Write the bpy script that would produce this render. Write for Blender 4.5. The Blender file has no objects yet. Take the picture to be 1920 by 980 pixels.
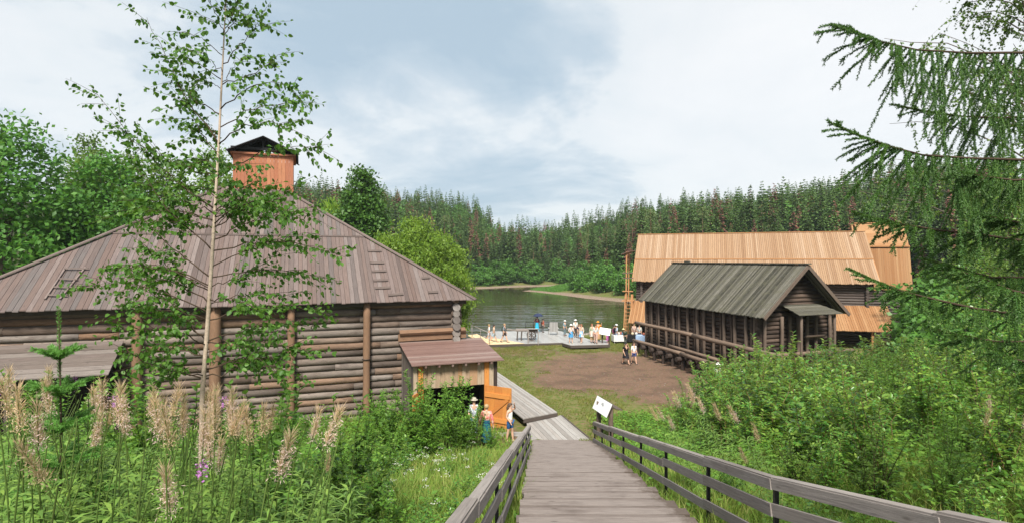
import bpy, bmesh, math, random
import numpy as np
from mathutils import Vector, Matrix
R_ = math.radians
C = bpy.context.scene.collection
S = bpy.context.scene
random.seed(7); rng = np.random.default_rng(7)
FPX, CX, CY, CAMZ = 1067.0, 960.0, 487.0, 7.6

# ---------------------------------------------------------------- camera, sky, sun, exposure
cam_d = bpy.data.cameras.new('camera'); cam = bpy.data.objects.new('camera', cam_d); C.objects.link(cam)
cam.location = (0, 0, CAMZ); cam.rotation_euler = (R_(90), 0, 0)
cam_d.sensor_width = 36; cam_d.lens = 20.0; cam_d.shift_y = -3/1920; cam_d.clip_end = 3000; cam_d.clip_start = .05
S.camera = cam
SUN_EL, SUN_AZ = 50, 183          # azimuth measured clockwise from +Y (straight ahead)
W = bpy.data.worlds.new('World'); S.world = W; W.use_nodes = True
wn, wl = W.node_tree.nodes, W.node_tree.links; wn.clear()
def wnode(t, **k):
    n = wn.new(t)
    for a, b in k.items(): setattr(n, a, b)
    return n
def wmath(op, a, b=None, c=None):
    n = wn.new('ShaderNodeMath'); n.operation = op
    for i, v in enumerate((a, b, c)):
        if v is None: continue
        if isinstance(v, (int, float)): n.inputs[i].default_value = v
        else: wl.new(v, n.inputs[i])
    return n.outputs[0]
sky = wnode('ShaderNodeTexSky', sky_type='NISHITA', sun_disc=False, sun_elevation=R_(SUN_EL), sun_rotation=R_(SUN_AZ))
tc = wnode('ShaderNodeTexCoord'); sep = wnode('ShaderNodeSeparateXYZ'); wl.new(tc.outputs['Generated'], sep.inputs[0])
zz = wmath('ADD', wmath('MAXIMUM', sep.outputs[2], 0.0), 0.22)
cmb = wnode('ShaderNodeCombineXYZ')
wl.new(wmath('DIVIDE', sep.outputs[0], zz), cmb.inputs[0]); wl.new(wmath('DIVIDE', sep.outputs[1], zz), cmb.inputs[1])
def wnoise(scale, detail, rough, dist, off):
    mp = wnode('ShaderNodeMapping'); mp.inputs['Location'].default_value = off; wl.new(cmb.outputs[0], mp.inputs[0])
    n = wnode('ShaderNodeTexNoise'); wl.new(mp.outputs[0], n.inputs['Vector'])
    n.inputs['Scale'].default_value = scale; n.inputs['Detail'].default_value = detail
    n.inputs['Roughness'].default_value = rough; n.inputs['Distortion'].default_value = dist
    return n.outputs[0]
def wramp(v, stops):
    r = wnode('ShaderNodeValToRGB'); wl.new(v, r.inputs[0]); e = r.color_ramp.elements
    while len(e) < len(stops): e.new(.5)
    for i, (p, c) in enumerate(stops): e[i].position = p; e[i].color = (*c, 1)
    return r.outputs[0]
big = wnoise(.75, 8, .58, .35, (3.1, 1.7, 0)); fine = wnoise(2.4, 8, .6, .7, (0, 5, 2))
def wdot(v):
    n = wnode('ShaderNodeVectorMath', operation='DOT_PRODUCT'); wl.new(tc.outputs['Generated'], n.inputs[0])
    n.inputs[1].default_value = Vector(v).normalized(); return n.outputs['Value']
glow = wmath('POWER', wmath('MAXIMUM', wdot((.62, 1, .32)), 0.0), 7.0)
dark = wmath('POWER', wmath('MAXIMUM', wdot((-.18, 1, .46)), 0.0), 16.0)
low = wmath('POWER', wmath('SUBTRACT', 1.0, wmath('MAXIMUM', sep.outputs[2], 0.0)), 6.0)
lum = wmath('ADD', wmath('ADD', wmath('MULTIPLY', big, 1.25), wmath('MULTIPLY', fine, .42)), wmath('MULTIPLY', glow, .26))
lum = wmath('ADD', wmath('SUBTRACT', lum, wmath('ADD', wmath('MULTIPLY', dark, .22), .32)), wmath('MULTIPLY', low, .13))
cl = wramp(lum, [(.30, (2.7, 3.4, 4.0)), (.42, (3.25, 3.85, 4.35)), (.50, (3.95, 4.4, 4.75)), (.565, (4.7, 4.98, 5.15)), (.68, (5.0, 5.18, 5.3)), (.95, (5.5, 5.56, 5.6))])
mx = wnode('ShaderNodeMix', data_type='RGBA'); mx.inputs[0].default_value = .93
wl.new(sky.outputs[0], mx.inputs[6]); wl.new(cl, mx.inputs[7])
bg = wnode('ShaderNodeBackground'); bg.inputs[1].default_value = .1; wl.new(mx.outputs[2], bg.inputs[0])
wo = wnode('ShaderNodeOutputWorld'); wl.new(bg.outputs[0], wo.inputs[0])
sd_ = bpy.data.lights.new('sun', 'SUN'); sd_.energy = 4.2; sd_.angle = R_(13); sd_.color = (1, .95, .86)
sun = bpy.data.objects.new('sun', sd_); C.objects.link(sun)
sdir = Vector((math.sin(R_(SUN_AZ))*math.cos(R_(SUN_EL)), math.cos(R_(SUN_AZ))*math.cos(R_(SUN_EL)), math.sin(R_(SUN_EL))))
sun.rotation_euler = sdir.to_track_quat('Z', 'Y').to_euler(); sun.location = sdir*100
S.view_settings.view_transform = 'Standard'; S.view_settings.look = 'None'
S.view_settings.exposure = .86; S.view_settings.gamma = 1

# ---------------------------------------------------------------- helpers
def at(px, py, d): return Vector(((px-CX)/FPX*d, d, CAMZ-(py-CY)/FPX*d))
def tag(o, label=None, cat=None, group=None, kind=None):
    if label: o['label'] = label
    if cat: o['category'] = cat
    if group: o['group'] = group
    if kind: o['kind'] = kind
    return o
def thing(name, label, cat, loc=(0, 0, 0), rz=0, group=None):
    o = bpy.data.objects.new(name, None); C.objects.link(o); o.location = loc; o.rotation_euler = (0, 0, rz)
    o.empty_display_size = .3
    return tag(o, label, cat, group)
def place(name, me, parent=None, loc=None, rz=None):
    o = bpy.data.objects.new(name, me); C.objects.link(o)
    if parent is not None:
        o.parent = parent
        if parent.type == 'EMPTY' and loc is None and parent.get('world_mesh'):
            o.matrix_parent_inverse = Matrix.LocRotScale(parent.location, parent.rotation_euler, parent.scale).inverted()
    if loc is not None: o.location = loc
    if rz is not None: o.rotation_euler = (0, 0, rz)
    return o
def wthing(name, label, cat, loc, group=None):       # a thing whose meshes are written in world coordinates
    o = thing(name, label, cat, loc, 0, group); o['world_mesh'] = 1; return o
def dup(root, loc, rz=0, sc=1, label=None, group=None, tilt=(0, 0)):
    r = root.copy(); C.objects.link(r); r.location = loc; r.rotation_euler = (tilt[0], tilt[1], rz); r.scale = (sc,)*3 if not isinstance(sc, tuple) else sc
    if label: r['label'] = label
    if group: r['group'] = group
    for ch in list(root.children):
        c = ch.copy(); C.objects.link(c); c.parent = r
        for g in list(ch.children):
            d = g.copy(); C.objects.link(d); d.parent = c
    return r

class MB:
    def __init__(s): s.V = []; s.F = []; s.U = []; s.M = []; s.SM = []
    def face(s, idx, uv, m=0, sm=False): s.F.append(idx); s.U.extend(uv); s.M.append(m); s.SM.append(sm)
    def box(s, c, ax, h, m=0):
        c = Vector(c); ax = [Vector(a).normalized() for a in ax]; b = len(s.V)
        L = max(range(3), key=lambda i: h[i]); ou, ov = random.random()*60, random.random()*60
        for i in range(8):
            sg = ((i & 1)*2-1, (i >> 1 & 1)*2-1, (i >> 2 & 1)*2-1)
            s.V.append(c+ax[0]*h[0]*sg[0]+ax[1]*h[1]*sg[1]+ax[2]*h[2]*sg[2])
        for ids, k in (((0, 4, 6, 2), 0), ((1, 3, 7, 5), 0), ((0, 1, 5, 4), 1), ((2, 6, 7, 3), 1), ((0, 2, 3, 1), 2), ((4, 5, 7, 6), 2)):
            o = [i for i in range(3) if i != k]
            if o[1] == L: o = o[::-1]
            uv = []
            for i in ids:
                sg = ((i & 1)*2-1, (i >> 1 & 1)*2-1, (i >> 2 & 1)*2-1)
                uv.append((ou+h[o[0]]*sg[o[0]], ov+h[o[1]]*sg[o[1]]))
            s.face([b+i for i in ids], uv, m)
        return s
    def abox(s, x0, x1, y0, y1, z0, z1, m=0):
        return s.box(((x0+x1)/2, (y0+y1)/2, (z0+z1)/2), ((1, 0, 0), (0, 1, 0), (0, 0, 1)), (abs(x1-x0)/2, abs(y1-y0)/2, abs(z1-z0)/2), m)
    def board(s, p0, p1, w, t, up=(0, 0, 1), m=0):
        p0, p1 = Vector(p0), Vector(p1); d = p1-p0; x = d.normalized(); u = Vector(up)
        y = u.cross(x)
        if y.length < 1e-5: y = Vector((1, 0, 0)).cross(x)
        y.normalize(); z = x.cross(y)
        return s.box((p0+p1)/2, (x, y, z), (d.length/2, w/2, t/2), m)
    def tube(s, pts, rs, seg=8, m=0, cap=True, sm=True):
        pts = [Vector(p) for p in pts]; n = len(pts)
        if not hasattr(rs, '__len__'): rs = [rs]*n
        ou, ov = random.random()*60, random.random()*60; b = len(s.V); ln = 0; lens = []; ref = None
        for i, p in enumerate(pts):
            t = (pts[min(i+1, n-1)]-pts[max(i-1, 0)]).normalized()
            if ref is None: ref = Vector((0, 0, 1)) if abs(t.z) < .9 else Vector((1, 0, 0))
            x = ref-t*ref.dot(t); x.normalize(); ref = x; y = t.cross(x)
            if i: ln += (p-pts[i-1]).length
            lens.append(ln)
            for k in range(seg):
                a = 2*math.pi*k/seg; s.V.append(p+(x*math.cos(a)+y*math.sin(a))*rs[i])
        for i in range(n-1):
            for k in range(seg):
                k2 = (k+1) % seg; c = 6.28*rs[i]/seg
                s.face([b+i*seg+k, b+i*seg+k2, b+(i+1)*seg+k2, b+(i+1)*seg+k],
                       [(ou+lens[i], ov+k*c), (ou+lens[i], ov+(k+1)*c), (ou+lens[i+1], ov+(k+1)*c), (ou+lens[i+1], ov+k*c)], m, sm)
        if cap:
            for e, o in ((0, -1), (n-1, 1)):
                ids = [b+e*seg+k for k in range(seg)]
                uv = [(ou+.1*math.cos(6.28*k/seg)*rs[e], ov+math.sin(6.28*k/seg)*rs[e]) for k in range(seg)]
                if o < 0: ids = ids[::-1]
                s.face(ids, uv, m)
        return s
    def log(s, p0, p1, r, seg=8, n=5, wob=.06, m=0, taper=0):
        p0, p1 = Vector(p0), Vector(p1); pts = []; rs = []
        for i in range(n+1):
            t = i/n; e = 0 if i in (0, n) else 1
            pts.append(p0.lerp(p1, t)+Vector((random.uniform(-1, 1), random.uniform(-1, 1), random.uniform(-1, 1)))*wob*r*e)
            rs.append(r*(1-taper*t)*(1+random.uniform(-wob, wob)))
        return s.tube(pts, rs, seg, m)
    def prism(s, top, bot, uv, m=0):
        b = len(s.V); n = len(top); s.V.extend(Vector(p) for p in top); s.V.extend(Vector(p) for p in bot)
        s.face(list(range(b, b+n)), uv, m)
        s.face([b+n+i for i in reversed(range(n))], uv[::-1], m)
        for i in range(n):
            j = (i+1) % n
            s.face([b+j, b+i, b+n+i, b+n+j], [uv[j], uv[i], (uv[i][0]+.03, uv[i][1]+.03), (uv[j][0]+.03, uv[j][1]+.03)], m)
        return s
    def planks(s, poly, ang, width, f, t, gap=.006, hj=.006, jit=0, m=0, off=0, wj=.15):
        """boards running along direction ang (radians in the a,b plane) cut to a convex polygon; f(a,b,h) -> 3D"""
        du = (math.cos(ang), math.sin(ang)); dv = (-du[1], du[0])
        vs = [p[0]*dv[0]+p[1]*dv[1] for p in poly]; v = min(vs)+1e-5+off; vmax = max(vs)
        bmin = min(p[1] for p in poly)
        area = sum(poly[i][0]*poly[(i+1) % len(poly)][1]-poly[(i+1) % len(poly)][0]*poly[i][1] for i in range(len(poly)))
        pl = poly if area > 0 else poly[::-1]
        while v < vmax-1e-3:
            w = width*random.uniform(1-wj, 1+wj); q = clip(pl, dv, v, 1); q = clip(q, dv, v+w-gap, -1)
            v += w
            if len(q) < 3: continue
            h = random.uniform(0, hj); ou, ov = random.random()*80, random.random()*80; j = random.uniform(0, jit)
            q2 = [(p[0], p[1]-j if p[1] < bmin+1e-4 else p[1]) for p in q]
            uv = [(ou+p[0]*du[0]+p[1]*du[1], ov+p[0]*dv[0]+p[1]*dv[1]) for p in q2]
            s.prism([f(p[0], p[1], h) for p in q2], [f(p[0], p[1], h-t) for p in q2], uv, m)
        return s
    def poly(s, pts, m=0, uv=None):
        b = len(s.V); s.V.extend(Vector(p) for p in pts)
        s.face(list(range(b, b+len(pts))), uv or [(p[0], p[1]) for p in pts], m); return s
    def lathe(s, prof, c=(0, 0, 0), seg=14, m=0, sy=1):
        b = len(s.V); c = Vector(c); n = len(prof)
        for r, z in prof:
            for k in range(seg):
                a = 6.2832*k/seg; s.V.append(c+Vector((r*math.cos(a), r*sy*math.sin(a), z)))
        for i in range(n-1):
            for k in range(seg):
                k2 = (k+1) % seg
                s.face([b+i*seg+k, b+i*seg+k2, b+(i+1)*seg+k2, b+(i+1)*seg+k], [(k/seg, prof[i][1])]*4, m, True)
        return s
    def mesh(s, name, mats):
        me = bpy.data.meshes.new(name)
        me.from_pydata([tuple(v) for v in s.V], [], s.F)
        ul = me.uv_layers.new(name='UVMap'); ul.data.foreach_set('uv', np.array(s.U, 'f').ravel())
        for m in (mats if isinstance(mats, (list, tuple)) else [mats]): me.materials.append(m)
        me.polygons.foreach_set('material_index', np.array(s.M, 'i')); me.polygons.foreach_set('use_smooth', np.array(s.SM, bool))
        me.update(); return me
    def build(s, name, mats, parent=None, **k): return place(name, s.mesh(name, mats), parent, **k)
def clip(poly, n, c, sgn):
    out = []
    for i in range(len(poly)):
        a, b = poly[i], poly[(i+1) % len(poly)]
        da, db = sgn*(a[0]*n[0]+a[1]*n[1]-c), sgn*(b[0]*n[0]+b[1]*n[1]-c)
        if da >= 0: out.append(a)
        if (da >= 0) != (db >= 0):
            t = da/(da-db); out.append((a[0]+(b[0]-a[0])*t, a[1]+(b[1]-a[1])*t))
    return out
def np_mesh(name, V, Fs, mats, mi=None, smooth=False):
    me = bpy.data.meshes.new(name); V = np.asarray(V, 'f'); Fs = [np.asarray(f, 'i') for f in Fs if len(f)]
    me.vertices.add(len(V)); me.vertices.foreach_set('co', V.ravel())
    nl = sum(f.size for f in Fs); npol = sum(len(f) for f in Fs)
    me.loops.add(nl); me.polygons.add(npol)
    me.loops.foreach_set('vertex_index', np.concatenate([f.ravel() for f in Fs]))
    tot = np.concatenate([np.full(len(f), f.shape[1], 'i') for f in Fs]); st = np.concatenate([[0], np.cumsum(tot)[:-1]]).astype('i')
    me.polygons.foreach_set('loop_start', st)
    for m in (mats if isinstance(mats, (list, tuple)) else [mats]): me.materials.append(m)
    if mi is not None: me.polygons.foreach_set('material_index', np.concatenate(mi).astype('i'))
    if smooth: me.polygons.foreach_set('use_smooth', np.ones(npol, bool))
    me.update(calc_edges=True); me.validate(); return me
def unit(a): return a/np.maximum(np.linalg.norm(a, axis=-1, keepdims=True), 1e-9)
def rdir(n, g=None):
    g = g or rng; return unit(g.normal(size=(n, 3)))
def leaves(P, D, N, L, W, kind='quad'):
    """leaf blades as arrays: base P, direction D, face normal N"""
    n = len(P); D = unit(D); Sd = unit(np.cross(D, N)); N = np.cross(Sd, D); L = np.broadcast_to(L, (n,))[:, None]; W = np.broadcast_to(W, (n,))[:, None]
    i = np.arange(n)[:, None]
    if kind == 'quad':
        V = np.stack([P, P+D*L*.5+Sd*W*.5, P+D*L, P+D*L*.5-Sd*W*.5], 1).reshape(-1, 3); return V, [i*4+np.array([0, 1, 2, 3])]
    if kind == 'fold':
        V = np.stack([P, P+D*L*.4+Sd*W*.5+N*W*.14, P+D*L-N*L*.08, P+D*L*.4-Sd*W*.5+N*W*.14], 1).reshape(-1, 3)
        return V, [np.concatenate([i*4+np.array([0, 1, 2]), i*4+np.array([0, 2, 3])])]
    V = np.stack([P, P+D*L*.22+Sd*W*.42+N*W*.1, P+D*L*.62+Sd*W*.40+N*W*.06, P+D*L-N*L*.14, P+D*L*.62-Sd*W*.40+N*W*.06, P+D*L*.22-Sd*W*.42+N*W*.1], 1).reshape(-1, 3)
    return V, [np.concatenate([i*6+np.array([0, 1, 2, 3]), i*6+np.array([0, 3, 4, 5])])]
def merge(parts):
    Vs = []; F3 = []; F4 = []; o = 0
    for V, Fs in parts:
        Vs.append(V)
        for f in Fs:
            if len(f) == 0: continue
            (F3 if f.shape[1] == 3 else F4).append(f+o)
        o += len(V)
    return np.concatenate(Vs), [np.concatenate(x) for x in (F4, F3) if x]
def blades(P, H, lean, Wd):
    """grass blades, 5 vertices each"""
    n = len(P); H = H[:, None]; Wd = Wd[:, None]; a = rng.uniform(0, 6.283, n)
    sd = np.stack([np.cos(a), np.sin(a), a*0], 1); ld = np.stack([np.cos(a+1.57), np.sin(a+1.57), a*0], 1)*lean[:, None]
    up = np.array([0, 0, 1.]); mid = P+up*H*.55+ld*H*.22; tip = P+up*H*.92+ld*H*.75
    V = np.stack([P-sd*Wd, P+sd*Wd, mid-sd*Wd*.8, mid+sd*Wd*.8, tip], 1).reshape(-1, 3); i = np.arange(n)[:, None]*5
    return V, [i+np.array([0, 1, 3, 2]), i+np.array([2, 3, 4])]
def tube_np(pts, rs, seg=5):
    m = MB(); m.tube(pts, rs, seg, cap=False)
    return np.array([tuple(v) for v in m.V]), [np.array(m.F)]

# ---------------------------------------------------------------- materials
class NT:
    def __init__(s, name):
        s.m = bpy.data.materials.new(name); s.m.use_nodes = True; s.n = s.m.node_tree.nodes; s.l = s.m.node_tree.links; s.n.clear()
        s.out = s.n.new('ShaderNodeOutputMaterial')
    def node(s, t, ins=None, **k):
        n = s.n.new(t)
        for a, b in k.items(): setattr(n, a, b)
        for a, b in (ins or {}).items(): s.set(n.inputs[a], b)
        return n
    def set(s, i, v):
        if isinstance(v, bpy.types.NodeSocket): s.l.new(v, i)
        elif isinstance(v, tuple) and len(v) == 3 and i.type == 'RGBA': i.default_value = (*v, 1)
        else: i.default_value = v
    def noise(s, vec, scale, detail=4, rough=.55, dist=0): return s.node('ShaderNodeTexNoise', {'Vector': vec, 'Scale': scale, 'Detail': detail, 'Roughness': rough, 'Distortion': dist}).outputs[0]
    def map(s, vec, sc=(1, 1, 1), loc=(0, 0, 0), rot=(0, 0, 0)): return s.node('ShaderNodeMapping', {'Vector': vec, 'Scale': sc, 'Location': loc, 'Rotation': rot}).outputs[0]
    def mix(s, f, a, b, bt='MIX'):
        n = s.node('ShaderNodeMix', data_type='RGBA', blend_type=bt); s.set(n.inputs[0], f); s.set(n.inputs[6], a); s.set(n.inputs[7], b); return n.outputs[2]
    def rng(s, v, a, b, c=0., d=1., sm=False):
        n = s.node('ShaderNodeMapRange', {'Value': v, 'From Min': a, 'From Max': b, 'To Min': c, 'To Max': d})
        if sm: n.interpolation_type = 'SMOOTHSTEP'
        return n.outputs[0]
    def math(s, op, a, b=0.): n = s.node('ShaderNodeMath', operation=op); s.set(n.inputs[0], a); s.set(n.inputs[1], b); return n.outputs[0]
    def ramp(s, v, stops):
        r = s.node('ShaderNodeValToRGB', {'Fac': v}); e = r.color_ramp.elements
        while len(e) < len(stops): e.new(.5)
        for i, (p, c) in enumerate(stops): e[i].position = p; e[i].color = (*c, 1)
        return r.outputs[0]
    def island(s): return s.node('ShaderNodeNewGeometry').outputs['Random Per Island']
    def objrand(s): return s.node('ShaderNodeObjectInfo').outputs['Random']
    def pos(s): return s.node('ShaderNodeNewGeometry').outputs['Position']
    def uv(s): return s.node('ShaderNodeUVMap').outputs[0]
    def bump(s, h, st=.4, d=.01): return s.node('ShaderNodeBump', {'Height': h, 'Strength': st, 'Distance': d}).outputs[0]
    def pbr(s, col, rough=.8, spec=.3, normal=None, **k):
        p = s.node('ShaderNodeBsdfPrincipled', {'Base Color': col, 'Roughness': rough, 'Specular IOR Level': spec})
        if normal is not None: s.l.new(normal, p.inputs['Normal'])
        for a, b in k.items(): s.set(p.inputs[a.replace('_', ' ')], b)
        return p.outputs[0]
    def done(s, sh): s.l.new(sh, s.out.inputs[0]); return s.m
def sc(c, k): return tuple(x*k for x in c)
def mat_wood(name, tones, stain, su=.35, sv=9, grain=.55, stain_amt=.5, rough=.82, spec=.25, knots=True, moss=None, bump=.5, edge=None):
    t = NT(name); uv = t.uv(); r = t.island()
    base = t.ramp(r, [(i/max(1, len(tones)-1), c) for i, c in enumerate(tones)])
    g = t.noise(t.map(uv, (su, sv, 1)), 6, 5, .6, .3); g2 = t.noise(t.map(uv, (su*3, sv*4, 1)), 8, 3, .6)
    k = t.math('ADD', t.math('MULTIPLY', g, .7), t.math('MULTIPLY', g2, .3))
    col = t.mix(1., base, t.ramp(k, [(.28, (1-grain,)*3), (.5, (1-grain*.25,)*3), (.72, (1.12,)*3)]), 'MULTIPLY')
    b = t.noise(t.map(uv, (.5, 1.6, 1)), 2.2, 5, .65)
    col = t.mix(t.rng(b, .5, .75, 0, stain_amt), col, stain)
    if knots:
        vo = t.node('ShaderNodeTexVoronoi', {'Vector': t.map(uv, (1.3, 5, 1)), 'Scale': 1.4}).outputs[0]
        col = t.mix(t.rng(vo, .05, .13, .65, 0), col, sc(stain, .6))
    if moss:
        mn = t.noise(t.pos(), 2.3, 6, .7); col = t.mix(t.rng(mn, .48, .68, 0, .75), col, moss)
    if edge:
        p = t.node('ShaderNodeSeparateXYZ', {0: t.pos()}).outputs; d = t.math('SUBTRACT', p[0], t.math('ADD', t.math('MULTIPLY', p[1], .0526), 2.12))
        nn = t.noise(t.pos(), 5, 5, .7); col = t.mix(t.rng(t.math('ADD', d, t.math('MULTIPLY', t.math('SUBTRACT', nn, .5), .9)), -.24, -.05, 0, .75), col, edge)
    return t.done(t.pbr(col, rough, spec, t.bump(k, bump, .012)))
def mat_leaf(name, tones, trans=.3, clump=.8, cscale=1.2, rough=.5, spec=.35, tint=None, objvar=.25, back=.2):
    if tones[0][1] > tones[0][0]*1.15: tones = [(c[0]*1.14, c[1]*1.08, c[2]*.84) for c in tones]      # leafy greens lean to yellow
    t = NT(name); r = t.island(); base = t.ramp(r, [(i/max(1, len(tones)-1), c) for i, c in enumerate(tones)])
    n = t.noise(t.pos(), cscale, 3, .6)
    col = t.mix(t.rng(n, .35, .65, 0, clump), base, tones[0] if tint is None else tint)
    col = t.mix(1., col, t.ramp(t.objrand(), [(0, (1-objvar,)*3), (1, (1+objvar*.6,)*3)]), 'MULTIPLY')
    bf = t.node('ShaderNodeNewGeometry').outputs['Backfacing']; col = t.mix(t.math('MULTIPLY', bf, back), col, t.mix(.35, sc(tones[-1], 1.25), (.30, .34, .26)))
    p = t.pbr(col, rough, spec); tr = t.node('ShaderNodeBsdfTranslucent', {'Color': t.mix(1., col, (1.25, 1.2, .7), 'MULTIPLY')}).outputs[0]
    m = t.node('ShaderNodeMixShader', {0: trans}); t.l.new(p, m.inputs[1]); t.l.new(tr, m.inputs[2]); return t.done(m.outputs[0])
def mat_plain(name, c, rough=.7, spec=.3, var=.12, scale=9):
    t = NT(name); n = t.noise(t.node('ShaderNodeTexCoord').outputs['Object'], scale, 4)
    return t.done(t.pbr(t.mix(1., c, t.ramp(n, [(.3, (1-var,)*3), (.7, (1+var,)*3)]), 'MULTIPLY'), rough, spec))
def mat_cloth(name, c, c2=None, scale=22):
    t = NT(name); o = t.node('ShaderNodeTexCoord').outputs['Object']; n = t.noise(o, scale, 2)
    col = t.mix(t.rng(n, .47, .55), c, c2 if c2 else sc(c, .78))
    return t.done(t.pbr(col, .9, .1))

M = {}
M['mauve_roof'] = mat_wood('weathered_roof_board', [(.10, .074, .066), (.17, .130, .118), (.135, .092, .078), (.20, .16, .147), (.115, .10, .096), (.16, .112, .096), (.18, .14, .13)], (.095, .07, .066), grain=.55, stain_amt=.6, su=.3, sv=7)
M['ridge'] = mat_wood('ridge_board', [(.16, .12, .11), (.24, .19, .17)], (.07, .05, .05))
M['log'] = mat_wood('old_wall_log', [(.13, .10, .083), (.23, .19, .163), (.17, .115, .085), (.30, .265, .24), (.25, .14, .08), (.21, .175, .155), (.11, .083, .068), (.27, .225, .195), (.29, .185, .125), (.17, .138, .118)], (.06, .042, .034), su=.4, sv=15, grain=1.0, stain_amt=.8, bump=.9)
M['log_end'] = mat_wood('grey_log_end', [(.20, .17, .15), (.30, .27, .25), (.13, .11, .10)], (.05, .04, .035), su=5, sv=5)
M['post'] = mat_wood('tan_post', [(.27, .145, .08), (.22, .13, .08), (.29, .165, .10)], (.13, .08, .055), su=.6, sv=7, grain=.5)
M['cupola'] = mat_wood('red_brown_board', [(.42, .165, .085), (.36, .14, .08), (.46, .20, .105)], (.22, .09, .05), grain=.4)
M['tar'] = mat_wood('black_roof_board', [(.018, .018, .02), (.03, .03, .032)], (.012, .012, .013), grain=.3)
M['red_roof'] = mat_wood('red_brown_roof_board', [(.15, .085, .07), (.205, .125, .105), (.175, .105, .088), (.25, .18, .155)], (.09, .052, .045), su=.3, sv=8, grain=.4, rough=.6, spec=.4)
M['shed_grey'] = mat_wood('grey_shed_board', [(.10, .075, .065), (.17, .135, .12), (.22, .19, .17), (.13, .10, .085)], (.05, .04, .035), grain=.6)
M['shed_tan'] = mat_wood('tan_shed_board', [(.42, .31, .21), (.36, .25, .16), (.46, .37, .27), (.40, .22, .11)], (.22, .15, .10), grain=.5)
M['orange_wood'] = mat_wood('orange_door_board', [(.52, .20, .045), (.58, .24, .06), (.48, .18, .045)], (.30, .11, .03), su=.5, sv=7, grain=.3, stain_amt=.35)
M['fresh_roof'] = mat_wood('fresh_pine_roof_board', [(.305, .185, .105), (.345, .22, .13), (.265, .155, .085), (.385, .265, .175), (.32, .20, .118), (.25, .145, .08)], (.21, .12, .068), su=.25, sv=6, grain=.36, stain_amt=.35, knots=False)
M['fresh_lean'] = mat_wood('orange_lean_to_board', [(.35, .188, .088), (.27, .13, .055), (.385, .227, .114), (.315, .162, .075)], (.25, .105, .04), su=.25, sv=6, grain=.32, stain_amt=.5, knots=False)
M['fresh_post'] = mat_wood('fresh_timber', [(.42, .20, .085), (.48, .25, .115)], (.30, .14, .06), grain=.35)
M['dark_log'] = mat_wood('dark_log', [(.055, .042, .036), (.09, .072, .062), (.12, .10, .09), (.07, .05, .042)], (.03, .023, .02), grain=.6)
M['barn_roof'] = mat_wood('mossy_roof_board', [(.105, .10, .08), (.165, .153, .125), (.055, .053, .042), (.135, .125, .10), (.23, .215, .18), (.08, .077, .06)], (.055, .056, .042), su=.6, sv=16, grain=.95, rough=.95, spec=.1, moss=(.105, .10, .066))
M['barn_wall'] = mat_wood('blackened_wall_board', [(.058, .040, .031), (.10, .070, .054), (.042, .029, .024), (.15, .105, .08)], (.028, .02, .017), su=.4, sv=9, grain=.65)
M['barn_pole'] = mat_wood('brown_pole', [(.10, .070, .053), (.17, .125, .097), (.075, .052, .040)], (.05, .036, .03), su=.5, sv=8, grain=.6)
M['barn_rail'] = mat_wood('tan_rail_log', [(.26, .18, .13), (.19, .135, .10), (.30, .21, .155)], (.10, .07, .055), su=.5, sv=8, grain=.6)
M['stair'] = mat_wood('grey_stair_board', [(.20, .165, .147), (.26, .22, .20), (.165, .132, .117), (.29, .252, .232), (.22, .182, .163)], (.075, .055, .047), su=.4, sv=13, grain=.7, stain_amt=.65, edge=(.075, .055, .042))
M['rail'] = mat_wood('grey_rail_board', [(.27, .24, .218), (.34, .30, .28), (.235, .205, .187)], (.15, .122, .108), su=.35, sv=9, grain=.5)
M['iron'] = mat_plain('black_iron', (.018, .017, .018), .55, .4, .3)
M['deck'] = mat_wood('pale_walk_board', [(.30, .28, .26), (.37, .35, .33), (.25, .228, .21), (.34, .31, .285)], (.16, .135, .12), su=.3, sv=8, grain=.4, stain_amt=.4)
M['pier'] = mat_wood('wet_pier_board', [(.36, .35, .335), (.42, .41, .395), (.31, .30, .285)], (.21, .19, .18), su=.3, sv=7, grain=.3, rough=.35, spec=.5)
M['pier_new'] = mat_wood('new_yellow_board', [(.62, .47, .28), (.66, .52, .33)], (.45, .32, .18), grain=.3)
M['dark_beam'] = mat_wood('dark_beam', [(.07, .055, .047), (.11, .088, .075)], (.04, .03, .026), grain=.5)
M['bark'] = mat_wood('bark', [(.12, .095, .075), (.16, .13, .105)], (.06, .048, .04), su=3, sv=5, grain=.6)
M['birch_bark'] = mat_wood('young_birch_bark', [(.46, .36, .27), (.52, .42, .33)], (.22, .14, .09), su=5, sv=2, grain=.4, stain_amt=.55, knots=False)
M['white_bark'] = mat_wood('white_birch_bark', [(.55, .52, .48)], (.12, .10, .09), su=3, sv=1, grain=.5)
M['twig'] = mat_plain('twig', (.062, .044, .03), .9, .1)
M['stem'] = mat_leaf('green_stem', [(.06, .12, .03), (.10, .13, .04)], .1)
M['red_stem'] = mat_plain('reddish_stem', (.16, .10, .05), .8)
M['leaf_birch'] = mat_leaf('birch_leaf', [(.042, .125, .018), (.075, .185, .026), (.115, .245, .038)], .36, .4, 3)
M['leaf_maple'] = mat_leaf('maple_leaf', [(.045, .15, .025), (.07, .20, .03), (.10, .245, .04)], .3, .6, .45)
M['leaf_soft'] = mat_leaf('soft_birch_leaf', [(.075, .16, .03), (.12, .22, .042), (.155, .265, .055)], .35, .5, .35)
M['leaf_lime'] = mat_leaf('willow_leaf', [(.115, .23, .026), (.165, .29, .034), (.215, .34, .045)], .38, .4, .5)
M['leaf_bright'] = mat_leaf('bank_leaf', [(.055, .16, .03), (.09, .21, .038)], .3, .5, .3)
M['leaf_dark'] = mat_leaf('dense_leaf', [(.042, .12, .022), (.065, .16, .028), (.09, .195, .036)], .28, .6, .6)
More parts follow.
